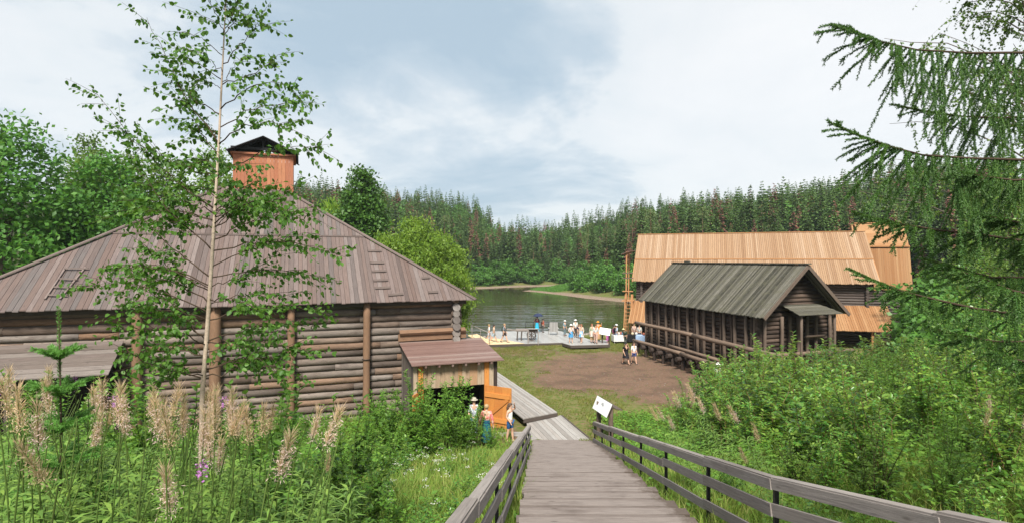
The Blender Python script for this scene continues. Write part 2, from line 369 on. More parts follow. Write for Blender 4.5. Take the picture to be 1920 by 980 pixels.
M['leaf_shrub'] = mat_leaf('shrub_leaf', [(.05, .17, .03), (.09, .24, .04), (.155, .31, .055), (.25, .37, .08)], .36, .35, 1.4, .33, .6, back=.6)
M['leaf_weed'] = mat_leaf('weed_leaf', [(.07, .18, .028), (.11, .245, .037), (.165, .295, .05)], .35, .45, 1.2)
M['leaf_fire'] = mat_leaf('fireweed_leaf', [(.09, .215, .038), (.15, .285, .05), (.21, .335, .065)], .35, .3, 3)
M['grass'] = mat_leaf('grass_blade', [(.11, .22, .034), (.17, .28, .05), (.235, .32, .08), (.34, .34, .15)], .35, .5, .8, .6, .2, tint=(.09, .20, .028))
M['yard_grass'] = mat_leaf('yard_grass_blade', [(.13, .17, .04), (.19, .20, .06), (.25, .22, .09)], .3, .6, .35, .7, .15, tint=(.10, .18, .03))
M['spruce'] = mat_leaf('spruce_foliage', [(.055, .115, .042), (.08, .15, .052), (.11, .18, .062)], .25, .5, .12, .7, .2, objvar=.45)
M['pine'] = mat_leaf('pine_foliage', [(.08, .125, .05), (.11, .155, .066)], .22, .5, .2, .7, .2, objvar=.4)
M['rust'] = mat_leaf('dead_spruce_foliage', [(.20, .085, .065), (.26, .12, .09), (.18, .115, .085)], .1, .4, .2, .8, .1, objvar=.35)
M['needle'] = mat_leaf('spruce_needle', [(.036, .10, .028), (.066, .158, .038), (.115, .225, .05)], .32, .6, 2.2, .5, .35)
M['needle_young'] = mat_leaf('young_spruce_needle', [(.08, .22, .045), (.11, .27, .06)], .25, .2, 3)
M['plume'] = mat_leaf('seed_plume', [(.50, .34, .21), (.60, .45, .32), (.47, .36, .18), (.62, .50, .40)], .3, .4, 4, .9, .05)
M['plume_pink'] = mat_leaf('pink_seed_fluff', [(.60, .43, .39), (.68, .54, .50)], .3, .3, 4, .9, .05)
M['petal'] = mat_leaf('purple_petal', [(.42, .16, .42), (.52, .26, .55), (.36, .12, .40)], .3, .2, 9)
M['umbel'] = mat_leaf('white_umbel', [(.65, .65, .58), (.75, .74, .68)], .2, .2, 9)
M['white_board'] = mat_plain('white_sign_board', (.78, .78, .78), .4, .4, .02)
M['ink'] = mat_plain('grey_print', (.34, .35, .36), .6, .3, .1)
M['stone'] = mat_plain('shore_stone', (.24, .21, .185), .8, .3, .4, 3)
M['inner_dark'] = mat_plain('unlit_interior', (.03, .025, .022), .95, .05)  # near-black colour stands in for the shade inside buildings

# ---------------------------------------------------------------- terrain
POND = np.array([(-90, 62), (-8, 60.5), (4, 63), (12, 67), (20, 72), (32, 78), (48, 83), (62, 92), (52, 101), (34, 107), (22, 115), (16, 126), (11.6, 138),
                 (6.5, 150), (2.6, 155.5), (6, 163), (13, 171), (22, 178), (19, 186), (4, 180), (-4, 172), (-12, 166), (-25, 150), (-50, 130), (-95, 118)], float)
def pond_sd(x, y):
    x = np.asarray(x, float); y = np.asarray(y, float); d = np.full(x.shape, 1e9); ins = np.zeros(x.shape, bool); n = len(POND)
    for i in range(n):
        a, b = POND[i], POND[(i+1) % n]; e = b-a
        t = np.clip(((x-a[0])*e[0]+(y-a[1])*e[1])/(e@e), 0, 1)
        d = np.minimum(d, np.hypot(x-a[0]-t*e[0], y-a[1]-t*e[1]))
        c = ((a[1] > y) != (b[1] > y)) & (x < e[0]*(y-a[1])/(e[1] if abs(e[1]) > 1e-9 else 1e-9)+a[0]); ins ^= c
    return np.where(ins, -d, d)
def sstep(v, a, b):
    t = np.clip((v-a)/(b-a), 0, 1); return t*t*(3-2*t)
def vnoise(x, y, s, seed=0):
    x = np.asarray(x, float)*s; y = np.asarray(y, float)*s
    def h(i, j): return np.modf(np.abs(np.sin(i*127.1+j*311.7+seed*17.3)*43758.5453))[0]
    xi, yi = np.floor(x), np.floor(y); fx, fy = x-xi, y-yi; fx = fx*fx*(3-2*fx); fy = fy*fy*(3-2*fy)
    return (h(xi, yi)*(1-fx)+h(xi+1, yi)*fx)*(1-fy)+(h(xi, yi+1)*(1-fx)+h(xi+1, yi+1)*fx)*fy
def ground_z(x, y):
    x = np.asarray(x, float); y = np.asarray(y, float)
    s = 5.52-.244*y; z = np.logaddexp(s*3, 0)/3
    z = np.minimum(z, 6.0)
    z = z+.16*np.clip(x-3.6, 0, 16)*(1-sstep(y, 17, 31))*sstep(y, -2, 8)
    z = z+.10*np.clip(-x-1.2, 0, 6)*(1-sstep(y, 7, 15))
    z = z+(vnoise(x, y, .5, 1)-.5)*.10+(vnoise(x, y, 1.7, 2)-.5)*.05
    sd = pond_sd(x, y); far = (y > 100+.25*np.abs(x)) | ((y > 84) & (x > 40))
    near = z*sstep(sd, 0, 7)-.85*(1-sstep(sd, 0, 7))
    left = sstep(-x, 0, 25); right = sstep(x, 15, 70)
    slope = .24+.25*left+.12*right; cap = 16+16*left+21*right
    hill = -.85+np.minimum(sd, 6)*.09+cap*(1-np.exp(-np.clip(sd-6, 0, None)*slope/cap))
    z = np.where(far, hill+((vnoise(x, y, .05, 5)-.5)*4+(vnoise(x, y, .016, 9)-.5)*6)*sstep(sd, 8, 40), near)
    return np.where(sd < 0, -.85+np.maximum(sd*.25, -2.2), z)
def gz(x, y): return float(ground_z(np.array([x]), np.array([y]))[0])
xs = np.concatenate([np.arange(-420, -60, 12), np.arange(-60, -24, 2), np.arange(-24, 34, .33), np.arange(34, 80, 2), np.arange(80, 430, 12)])
ys = np.concatenate([np.arange(-60, -6, 6), np.arange(-6, 76, .33), np.arange(76, 200, 1.5), np.arange(200, 300, 6), np.arange(300, 700, 25)])
GX, GY = np.meshgrid(xs, ys); GZ = ground_z(GX, GY); nx, ny = len(xs), len(ys)
ii = (np.arange(ny-1)[:, None]*nx+np.arange(nx-1)[None]).ravel()
gm = bpy.data.meshes.new('ground')
def ellipse(cx, cy, rx, ry): return np.hypot((GX-cx)/rx, (GY-cy)/ry)
t_ = NT('ground_cover'); ps = t_.pos(); at_ = t_.node('ShaderNodeAttribute', attribute_name='cover').outputs['Color']
sp_ = t_.node('ShaderNodeSeparateColor', {0: at_}).outputs
n1 = t_.noise(ps, .55, 6, .65); n2 = t_.noise(ps, 4.5, 5, .65); n3 = t_.noise(ps, 19, 4, .7)
gcol = t_.ramp(n2, [(.30, (.065, .11, .022)), (.46, (.11, .135, .034)), (.58, (.17, .15, .06)), (.72, (.22, .165, .09))])
gcol = t_.mix(t_.rng(n1, .50, .62, 0, .8), gcol, t_.mix(n3, (.07, .115, .022), (.12, .16, .035)))
gcol = t_.mix(t_.rng(t_.noise(ps, 1.3, 6, .7), .52, .64, 0, .7), gcol, t_.mix(n3, (.15, .105, .06), (.26, .20, .12)))
soil = t_.ramp(n3, [(.28, (.065, .043, .032)), (.5, (.14, .090, .064)), (.70, (.27, .185, .13))])
soil = t_.mix(t_.rng(n2, .42, .62, 0, .7), soil, t_.mix(n3, (.11, .06, .04), (.30, .185, .125)))
soil = t_.mix(t_.rng(n1, .47, .6, 0, .55), soil, (.085, .057, .043))
def mask(ch, w, e=.30): return t_.rng(t_.math('ADD', t_.math('ADD', sp_[ch], t_.math('MULTIPLY', t_.math('SUBTRACT', n2, .5), w*3.2)), t_.math('MULTIPLY', t_.math('SUBTRACT', n3, .5), w*.8)), .5-e/2, .5+e/2)
col = t_.mix(mask(0, 1.15), gcol, soil)
sand = t_.ramp(n3, [(.3, (.17, .125, .09)), (.55, (.26, .20, .15)), (.75, (.32, .26, .20))])
sand = t_.mix(t_.rng(n2, .5, .62), sand, (.13, .085, .06))
col = t_.mix(mask(1, .7), col, sand)
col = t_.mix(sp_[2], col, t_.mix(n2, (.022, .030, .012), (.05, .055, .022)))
M['ground'] = t_.done(t_.pbr(col, .95, .1, t_.bump(t_.math('ADD', n3, t_.math('MULTIPLY', n2, 1.5)), .7, .06)))
gm = np_mesh('ground', np.stack([GX, GY, GZ], -1).reshape(-1, 3), [np.stack([ii, ii+1, ii+nx+1, ii+nx], 1)], M['ground'], smooth=True)
SDG = pond_sd(GX, GY); farg = (GY > 100+.25*np.abs(GX)) | ((GY > 84) & (GX > 40))
dirt = 1-sstep(np.minimum(ellipse(7.6, 39.5, 6.6, 8.2), np.minimum(ellipse(10.5, 33, 5, 4.5), ellipse(4.2, 36, 3.2, 3.5))), .62, 1.25)
dirt = np.maximum(dirt, .62*(1-sstep(ellipse(0, 47, 5.5, 3), .5, 1.3)))
dirt = np.maximum(dirt, .58*(1-sstep(ellipse(5.2, 25.5, 2.2, 3.2), .4, 1.2))); dirt = np.maximum(dirt, .75*(1-sstep(ellipse(-.6, 24, 1.6, 2.2), .5, 1.1)))
spit = sstep(GX, 3, 9)*(1-sstep(GX, 14, 26))*sstep(GY, 140, 150)*(1-sstep(GY, 166, 174))*sstep(SDG, 1.6, 3.0)
sandm = np.where(farg, (1-sstep(SDG, 2.2, 5.0))*(1-spit), (1-sstep(SDG, 1, 4)))
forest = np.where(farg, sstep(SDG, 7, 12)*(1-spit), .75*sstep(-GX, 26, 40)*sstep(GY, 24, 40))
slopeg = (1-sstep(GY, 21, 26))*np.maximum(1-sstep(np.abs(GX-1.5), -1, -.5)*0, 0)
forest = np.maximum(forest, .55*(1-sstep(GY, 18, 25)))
ca = gm.color_attributes.new('cover', 'FLOAT_COLOR', 'POINT')
ca.data.foreach_set('color', np.stack([dirt, sandm, forest, np.ones_like(dirt)], -1).astype('f').ravel())
tag(place('ground', gm), kind='structure')

# water
t_ = NT('pond_water'); ps = t_.pos()
w1 = t_.noise(t_.map(ps, (.05, .30, 1), rot=(0, 0, R_(12))), 1.0, 3, .6, .8); w2 = t_.noise(t_.map(ps, (.16, .75, 1), rot=(0, 0, R_(-7))), 1.2, 3, .55)
w3 = t_.noise(t_.map(ps, (.02, .035, 1)), 1.0, 2, .5)
yy = t_.node('ShaderNodeSeparateXYZ', {0: ps}).outputs[1]
amp = t_.math('MULTIPLY', t_.rng(w3, .36, .62, .35, 1.0), t_.rng(yy, 75, 140, 1.0, .30))
hgt = t_.math('MULTIPLY', t_.math('ADD', w1, t_.math('MULTIPLY', w2, .35)), amp)
M['water'] = t_.done(t_.pbr((.05, .043, .02), .05, .5, t_.bump(hgt, 1.0, .25)))
wm = MB(); wm.poly([(-130, 55, -.85), (75, 55, -.85), (75, 195, -.85), (-130, 195, -.85)])
tag(wm.build('pond_water', M['water']), kind='structure')

# ---------------------------------------------------------------- left log building
uL = Vector((.937, .349, 0)); nL = Vector((-.349, .937, 0)); FL = Vector((-22, 21, 0)); WL = 21.45; EZ = 5.65; SL = .66
def L(a, b, z): return FL+uL*a+nL*b+Vector((0, 0, z))
def aL(px, b):       # position along the front of the building seen at a given column of the photo
    k = (px-CX)/FPX; dx = Vector((k, 1, 0)); t = (b+FL.dot(nL))/dx.dot(nL); return (dx*t-FL).dot(uL)
lb = wthing('log_building', 'square log building with a grey brown plank hip roof and red brown smoke vent', 'building', L(10.7, 10.7, 0))
roof = MB(); under = MB(); hips = MB()
def rot4(k, a, b):
    for _ in range(k): a, b = WL-b, a
    return a, b
for k in range(4):
    def f1(a, b, h, k=k): p = rot4(k, a, b); return L(p[0], p[1], EZ+SL*max(b, -.15)+h)
    def f2(a, b, h, k=k): p = rot4(k, a, b); return L(p[0], p[1], EZ+.075+SL*b+h)
    roof.planks([(0, 0), (WL, 0), (WL-4.98, 4.98), (4.98, 4.98)], R_(90), .205, f1, .04, .013, .014, .07)
    roof.planks([(4.86, 4.86), (WL-4.86, 4.86), (WL-9.6, 9.6), (9.6, 9.6)], R_(90), .205, f2, .04, .013, .014, .04)
    p = [f1(.1, .1, -.06), f1(WL-.1, .1, -.06), f1(WL-9, 9, -.06), f1(9, 9, -.06)]; under.poly(p)
    a, b = f1(-.08, -.08, .03), f1(9.0, 9.0, .16); hips.board(a, b, .20, .045, (uL*0+Vector((0, 0, 1)))); 
    nrm = Vector((0, 0, 1)); hips.tube([a+Vector((0, 0, .03)), b+Vector((0, 0, .03))], .045, 6)
    hips.board(f2(4.86, 4.80, -.02), f2(WL-4.86, 4.80, -.02), .05, .05)
rf = roof.build('roof', M['mauve_roof'], lb); under.build('roof_deck', M['dark_beam'], lb); hips.build('hip_board', M['ridge'], lb)
logs = MB(); sh_ = 1
for i in range(18):
    z = .0+i*.318; r = .172+random.uniform(-.02, .016)
    x = aL(545, .7) if i % 2 else aL(687, .7)
    cuts = sorted([.7-.3, x, WL-.45+random.uniform(-.06, .06)]+[random.uniform(2, 19) for _ in range(3)])
    for c0, c1 in zip(cuts, cuts[1:]): logs.log(L(c0, .75, z), L(c1, .75, z), r+random.uniform(-.008, .008), 9, 6, .07)
    for a_ in (.9, WL-.85): logs.log(L(a_, .32+random.uniform(-.08, .06), z+.159), L(a_, WL-.35, z+.159), r, 9, 6, .05)
    logs.log(L(.4, WL-.75, z), L(WL-.45, WL-.75, z), r, 7, 4, .05)
logs.build('wall', M['log'], lb)
ends = MB()
for i in range(17):
    z = .16+i*.318
    for rr in range(1): ends.log(L(WL-.85, .18+random.uniform(-.05, .05), z), L(WL-.85, .34, z), .185+random.uniform(-.015, .02), 9, 2, .1)
ends.build('corner_log_ends', M['log_end'], lb)
bk = MB(); bk.box(L(WL/2, WL/2, 2.8), (uL, nL, (0, 0, 1)), (WL/2-.68, WL/2-.68, 2.75)); bk.build('inner_wall', M['dark_beam'], lb)
eb = MB(); eb.board(L(.3, .42, 5.50), L(WL-.3, .42, 5.50), .16, .2); eb.build('eave_beam', M['dark_beam'], lb)
for px, w in ((255, .19), (402, .23), (545, .165), (687, .17)):
    a = aL(px, .35); pm = MB(); pm.log(L(a, .37, -.2), L(a+.03, .39, 5.62), w, 12, 8, .04); po = pm.build('support_post', M['post'], lb)
    if px == 687:
        bm_ = MB(); bm_.tube([L(a, .37, 2.9)+Vector((math.cos(t)*.19, math.sin(t)*.19, 0)) for t in np.linspace(0, 6.283, 13)], .018, 5); bm_.build('wire_band', M['iron'], po)
# cupola
ap = L(WL/2+.55, WL/2, 0)
def Cp(a, b, z): return ap+uL*a+nL*b+Vector((0, 0, z))
cw = 1.62; cm = MB()
for k in range(4):
    def fc(a, b, h, k=k):
        p = [(a, -cw-h), (cw+h, a), (-a, cw+h), (-cw-h, -a)][k]; return Cp(p[0], p[1], b)
    cm.planks([(-cw, 11.0), (cw, 11.0), (cw, 13.75), (-cw, 13.75)], R_(90), .2, fc, .05, .008, .012)
cup = cm.build('smoke_vent', M['cupola'], lb)
tm = MB()
for k in range(4):
    a, b = [((-cw-.1, -cw-.06), (cw+.1, -cw-.06)), ((cw+.06, -cw-.1), (cw+.06, cw+.1)), ((cw+.1, cw+.06), (-cw-.1, cw+.06)), ((-cw-.06, cw+.1), (-cw-.06, -cw-.1))][k]
    tm.board(Cp(*a, 13.80), Cp(*b, 13.80), .16, .1)
tm.build('vent_trim', M['cupola'], cup)
vr = MB(); gh = .92
for sx in (-1, 1):
    def fr(a, b, h, sx=sx): return Cp(sx*a, b, 14.80-gh*a/1.92+h)
    vr.planks([(0, -2.0), (1.92, -2.0), (1.92, 2.0), (0, 2.0)], 0, .28, fr, .05, .006, .01)
    for b in (-2.03, 2.03): vr.board(Cp(0, b, 14.77), Cp(sx*1.97, b, 14.77-gh*1.02), .05, .16, nL)
vr.build('vent_roof', M['tar'], cup)
vp = None
for sy in (-1, 1):
    vp = MB()
    for sx in (-1, 1): vp.board(Cp(sx*1.6, sy*1.6, 13.75), Cp(sx*1.6, sy*1.6, 14.16), .14, .14)
    vp.board(Cp(-1.75, sy*1.6, 14.10), Cp(1.75, sy*1.6, 14.10), .12, .16); vp.board(Cp(0, sy*1.6, 14.1), Cp(0, sy*1.6, 14.76), .12, .12)
    for q in (-1, 1): vp.board(Cp(q*1.2, sy*1.6, 14.1), Cp(0, sy*1.6, 14.74), .1, .12)
    vp.build('vent_frame', M['tar'], cup)
# roof ladders
def roof_pt(px, py, lift=.07):
    k = (px-CX)/FPX; v = -(py-CY)/FPX; dx = Vector((k, 1, v)); o = Vector((0, 0, CAMZ)); nr = Vector((-nL.x*SL, -nL.y*SL, 1))
    p0 = L(0, 0, EZ+lift); t = (p0-o).dot(nr)/dx.dot(nr); return o+dx*t
lad = wthing('roof_ladder', 'short wooden ladder with two rails lying on the left slope of the hip roof', 'ladder', roof_pt(125, 530))
m_ = MB(); m_.board(roof_pt(112, 560), roof_pt(160, 501), .06, .05); lr = m_.build('rail', M['ridge'], lad)
m_ = MB(); m_.board(roof_pt(84, 560), roof_pt(122, 503), .06, .05); m_.build('rail', M['ridge'], lad)
for a, b in (((120, 503), (165, 503)), ((112, 522), (145, 523)), ((100, 537), (135, 538)), ((90, 552), (125, 553))):
    m_ = MB(); m_.board(roof_pt(*a, .12), roof_pt(*b, .12), .07, .05); m_.build('rung', M['ridge'], lad)
lad = wthing('roof_ladder', 'row of wooden step cleats nailed up the right slope of the hip roof', 'ladder', roof_pt(712, 505))
for a, b in (((690, 470), (715, 470)), ((694, 492), (720, 492)), ((697, 508), (724, 507)), ((700, 525), (727, 524)), ((703, 539), (731, 538)), ((728, 552), (756, 550))):
    m_ = MB(); m_.board(roof_pt(*a, .09), roof_pt(*b, .09), .09, .10); m_.build('rung', M['ridge'], lad)
lad = wthing('roof_ladder', 'pair of short wooden cleats near the right hip of the roof', 'ladder', roof_pt(800, 535))
for a, b in (((791, 520), (806, 519)), ((803, 547), (821, 546))):
    m_ = MB(); m_.board(roof_pt(*a, .09), roof_pt(*b, .09), .09, .10); m_.build('rung', M['ridge'], lad)
# lean-to on the left front
l0, l1 = aL(-200, -1.4), aL(205, -1.4)
lt = wthing('lean_to_shelter', 'low lean-to with a grey plank roof against the log wall at far left', 'shed', L(l1-1, -.5, 1))
m_ = MB()
def fl(a, b, h): return L(a, b, 4.25-(.5-b)*.50+h)
m_.planks([(l0, -1.5), (l1, -1.5), (l1, .5), (l0, .5)], 0, .26, fl, .04, .02, .02, .03); m_.build('roof', M['shed_grey'], lt)
m_ = MB(); m_.board(fl(l0, -1.35, -.12), fl(l1-.1, -1.35, -.12), .14, .14); m_.build('beam', M['dark_beam'], lt)
for a in (l1-.3, l1-3.2):
    m_ = MB(); m_.board(L(a, -1.3, .2), L(a, -1.3, 3.0), .14, .14); m_.build('post', M['dark_beam'], lt)
m_ = MB(); m_.box(L((l0+l1)/2, .44, 1.8), (uL, nL, (0, 0, 1)), ((l1-l0)/2-.2, .03, 1.5)); m_.build('opening_shade_panel', M['inner_dark'], lt)  # black sheet over the log wall paints the shade beneath the roof

# shed with the open door
A0, A1, B0 = 17.9, 21.7, -2.6
sh = wthing('entrance_shed', 'small plank entrance shed with a sloping red brown roof on the log building front', 'shed', L(19.8, -1, 0))
m_ = MB()
def fs(a, b, h): return L(a, b, 3.62-(.55-b)*.155+h-.02*math.sin((a-A0)*.8))
m_.planks([(A0-.12, B0-.38), (A1+.28, B0-.38), (A1+.28, .55), (A0-.12, .55)], 0, .17, fs, .045, .006, .012); m_.build('roof', M['red_roof'], sh)
m_ = MB(); m_.board(L(A0-.15, .42, 3.83), L(A1-.55, .42, 3.86), .1, .34, (0, 0, 1)); m_.board(L(A0-.1, .36, 4.08), L(A1-.6, .36, 4.1), .26, .12, nL*-.6+Vector((0, 0, 1))); m_.build('flashing_board', M['post'], sh)
m_ = MB()
def fw(a, b, h): return L(a, B0-h, b)
m_.planks([(A0+.1, 1.95), (A1-.5, 1.95), (A1-.5, 3.06), (A0+.1, 3.06)], R_(90), .19, fw, .04, .006, .02); m_.build('front_wall', M['shed_tan'], sh)
m_ = MB()
def fw2(a, b, h): return L(A0+.04-h, a, b)
m_.planks([(B0, -.1), (.55, -.1), (.55, 3.46), (B0, 3.05)], R_(90), .16, fw2, .04, .008, .02); m_.build('side_wall', M['shed_grey'], sh)
m_ = MB()
def fw3(a, b, h): return L(A1-.04+h, a, b)
m_.planks([(B0, -.1), (.55, -.1), (.55, 3.46), (B0, 3.05)], R_(90), .16, fw3, .04, .008, .02); m_.build('side_wall', M['shed_grey'], sh)
for a, mm, w in ((A0+.09, 'shed_tan', .16), (A0+.33, 'orange_wood', .2), (A1-.44, 'orange_wood', .22), (A1-.22, 'shed_tan', .2), (A1-.02, 'barn_wall', .16)):
    m_ = MB(); m_.board(L(a, B0-.05, -.1), L(a, B0-.05, 3.05), w, .06, nL); m_.build('corner_board', M[mm], sh)
m_ = MB(); m_.box(L((A0+A1)/2, -.6, 1.5), (uL, nL, (0, 0, 1)), (1.75, .04, 1.5)); m_.build('doorway_shade_panel', M['inner_dark'], sh)  # added dark sheet inside the shed, doorway shade put into its colour
m_ = MB()
for k in range(6): m_.board(L(A0+.5+k*.6, B0-.36, fs(A0+.5+k*.6, B0-.36, -.1).z), L(A0+.5+k*.6, B0+.6, fs(A0+.5+k*.6, B0+.6, -.1).z), .09, .1)
m_.build('rafter', M['red_roof'], sh)
def door(hinge, dr, w, name_label):
    dr = Vector(dr).normalized(); nr = Vector((dr.y, -dr.x, 0)); d = MB()
    def fd(a, b, h): return Vector(hinge)+dr*a+nr*h+Vector((0, 0, b))
    d.planks([(0, .08), (w, .08), (w, 1.93), (0, 1.93)], R_(90), .24, fd, .04, .004, .004)
    do = d.build('door', M['orange_wood'], sh); b = MB(); u = nr*.035
    b.board(fd(.04, 1.52, .025), fd(w-.06, 1.52, .025), .2, .045, nr); b.board(fd(.04, .42, .025), fd(w-.06, .42, .025), .2, .045, nr)
    b.board(fd(w-.16, 1.42, .024), fd(.2, .53, .024), .16, .04, nr); b.build('brace', M['orange_wood'], do)
    k = MB(); k.tube([fd(w-.1, 1.0, .05), fd(w-.1, 1.0, .1), fd(w-.1, 1.15, .1), fd(w-.1, 1.15, .05)], .012, 5); k.build('handle', M['iron'], do)
door(L(A1-.55, B0-.06, 0), (.857, -.515, 0), 1.42, '')
door(L(A0+.43, B0-.06, 0), (-.25, -.97, 0), 1.1, '')

# ---------------------------------------------------------------- stairway, railings and walks
def sz(y): return 5.80-.244*y
def xl(y): return -.356+.0526*y
def xr(y): return 2.12+.0526*y
st = wthing('stairway', 'long wooden stairway of grey planks going down the slope between two railings', 'stairs', (1.2, 10, 3))
ylow = 23.45; n_st = 34; tread = .70
for i in range(n_st):
    y1 = ylow-i*tread; y0 = y1-tread
    if y1 < -.6: break
    z = sz(y0+.30); m_ = MB(); k = 3; wv = (tread+.03)/k
    for j in range(k):
        ya = y0+j*wv; yc = ya+wv/2; jl, jr = random.uniform(-.05, .05), random.uniform(-.06, .10)
        m_.board((xl(yc)+jl, yc, z+random.uniform(-.010, .010)), (xr(yc)+jr, yc+random.uniform(-.012, .012), z+random.uniform(-.010, .010)), wv-.026, .045)
    to = m_.build('tread', [M['stair']], st)
    m_ = MB(); m_.board((xl(y1)+.02, y1-.02, z-.11), (xr(y1)-.02, y1-.02, z-.11), .03, .165, (0, 0, 1)); m_.build('riser', M['dark_beam'], to)
for xf, o in ((xl, .25), (xr, -.25)):
    m_ = MB(); m_.board((xf(0)+o, 0, sz(0)-.24), (xf(23.2)+o, 23.2, sz(23.2)-.24), .12, .2); m_.build('stringer', M['dark_beam'], st)
def railing(label, X, posts, ends, nrail):
    r = wthing('stair_railing', label, 'railing', (X(10), 10, sz(10)))
    for y in posts:
        m_ = MB(); zt = sz(y)+.86; m_.board((X(y), y, min(gz(X(y), y), sz(y))-.25), (X(y), y, zt), .05, .05); m_.build('post', M['iron'], r)
    yy = [ends[0]]+[p for p in posts if ends[0] < p < ends[1]]+[ends[1]]
    for q, (dz, w, tk) in enumerate(((.86, .125, .045), (.52, .14, .035), (.16, .135, .035))[:nrail]):
        m_ = MB(); sg = -1 if X(12) > 1 else 1
        for i, (a, b) in enumerate(zip(yy, yy[1:])):
            if q == 0:
                pa = Vector((X(a), a-.01, sz(a)+dz+.01*(i % 2))); pb = Vector((X(b), b+.05, sz(b)+dz+.01*(i % 2)))
                m_.board(pa, pb, .11, .05, (0, 0, 1)); m_.board(pa+Vector((sg*.055, 0, -.055)), pb+Vector((sg*.055, 0, -.055)), .035, .12, (0, 0, 1))
            else:
                off = sg*(.05+.006*(i % 2))
                m_.board((X(a)+off, a-.02, sz(a)+dz+random.uniform(-.015, .015)), (X(b)+off, b+.04, sz(b)+dz+random.uniform(-.015, .015)), tk, w, (0, 0, 1))
        m_.build('rail', M['rail'], r)
def XR(y): return 2.93+.016*y+(.17*max(0, 6.8-y)**1.15)
def XL(y): return -.70+.0655*y
railing('weathered three board railing with black posts along the right edge of the stairway', XR, [2.2, 4.5, 6.6, 8.9, 11.5, 13.9, 16.3, 18.6, 20.6, 22.6], (1.6, 22.7), 3)
railing('weathered board railing with black posts along the left edge of the stairway', XL, [2.6, 5.1, 7.6, 10.1, 12.6, 15.1, 17.4, 19.5], (1.8, 19.6), 3)

bw = wthing('boardwalk', 'upper pale grey boardwalk of lengthwise planks beside the entrance shed', 'boardwalk', (1, 30, .3))
dirw = math.atan2(-9.9, 3.16)
m_ = MB(); f0 = lambda a, b, h: Vector((a, b, .43+h))
q0, q1 = Vector((.5, 25.75)), Vector((2.13, 26.85)); e = Vector((-.304, .953))*15
m_.planks([tuple(q0), tuple(q1), tuple(q1+e), tuple(q0+e)], dirw, .17, f0, .05, .012, .012); m_.build('planks', M['deck'], bw)
m_ = MB(); m_.board((.52, 25.80, .31), (2.13, 26.88, .31), .08, .17, (0, 0, 1)); m_.board((2.02, 27.0, .29), (2.02+e.x, 27+e.y, .29), .08, .18, (0, 0, 1)); m_.build('edge_beam', M['dark_beam'], bw)
bw = wthing('boardwalk', 'lower pale plank landing between the stairway foot and the raised boardwalk', 'boardwalk', (1.8, 25, 0))
m_ = MB(); f0 = lambda a, b, h: Vector((a, b, .11+(b-23.4)*.03+h))
m_.planks([(.80, 23.5), (3.30, 23.5), (2.32, 27.1), (.66, 26.0)], math.atan2(-3.7, 1.0), .2, f0, .05, .012, .012); m_.build('planks', M['deck'], bw)
m_ = MB(); m_.board((3.36, 23.5, .05), (2.38, 27.1, .15), .07, .16, (0, 0, 1)); m_.build('edge_beam', M['dark_beam'], bw)
bw = wthing('boardwalk', 'short side landing of pale planks in front of the shed door', 'boardwalk', (.3, 24.3, 0))
m_ = MB(); f0 = lambda a, b, h: Vector((a, b, .10+h))
m_.planks([(-1.3, 23.55), (.72, 23.75), (.62, 24.9), (-1.3, 24.7)], R_(4), .2, f0, .05, .012, .01); m_.build('planks', M['deck'], bw)

# info board by the stair foot
ib = wthing('info_board', 'slanted white information board on two wooden posts beside the stairway foot', 'sign', (3.7, 23.7, 0))
def slanted(root, TL, TR, BL, BR, mat_back='dark_beam'):
    TL, TR, BL, BR = map(Vector, (TL, TR, BL, BR)); n = (TR-TL).cross(BL-TL).normalized()
    if n.z < 0: n = -n
    m_ = MB(); m_.prism([TL, TR, BR, BL], [p-n*.012 for p in (TL, TR, BR, BL)], [(0, 1), (1, 1), (1, 0), (0, 0)]); pn = m_.build('panel', M['white_board'], root)
    g = MB(); cx = lambda u, v: TL.lerp(TR, u).lerp(BL.lerp(BR, u), v)+n*.004
    for (u0, u1, v0, v1) in ((.46, .54, .22, .30), (.43, .57, .30, .36), (.40, .60, .36, .46), (.44, .56, .46, .52)): g.poly([cx(u0, v0), cx(u0, v1), cx(u1, v1), cx(u1, v0)])
    g.build('emblem', M['ink'], pn)
    m_ = MB(); m_.prism([p-n*.016 for p in (TL, TR, BR, BL)], [p-n*.05 for p in (TL, TR, BR, BL)], [(0, 0), (1, 0), (1, 1), (0, 1)]); m_.build('backing', M[mat_back], root); return n
n_ = slanted(ib, (3.66, 24.4, 1.80), (4.03, 22.9, 1.80), (3.44, 24.35, 1.28), (3.79, 22.85, 1.28))
for p, h in (((3.68, 24.1), 1.62), ((4.02, 23.15), 1.62)):
    m_ = MB(); m_.log((p[0], p[1], -.15), (p[0], p[1], h), .10, 9, 4, .05); m_.build('post', M['barn_pole'], ib)
m_ = MB(); m_.board((3.92, 24.45, 1.60), (4.30, 22.85, 1.60), .30, .035, (.2, 0, 1)); m_.build('rear_shelf', M['stair'], ib)

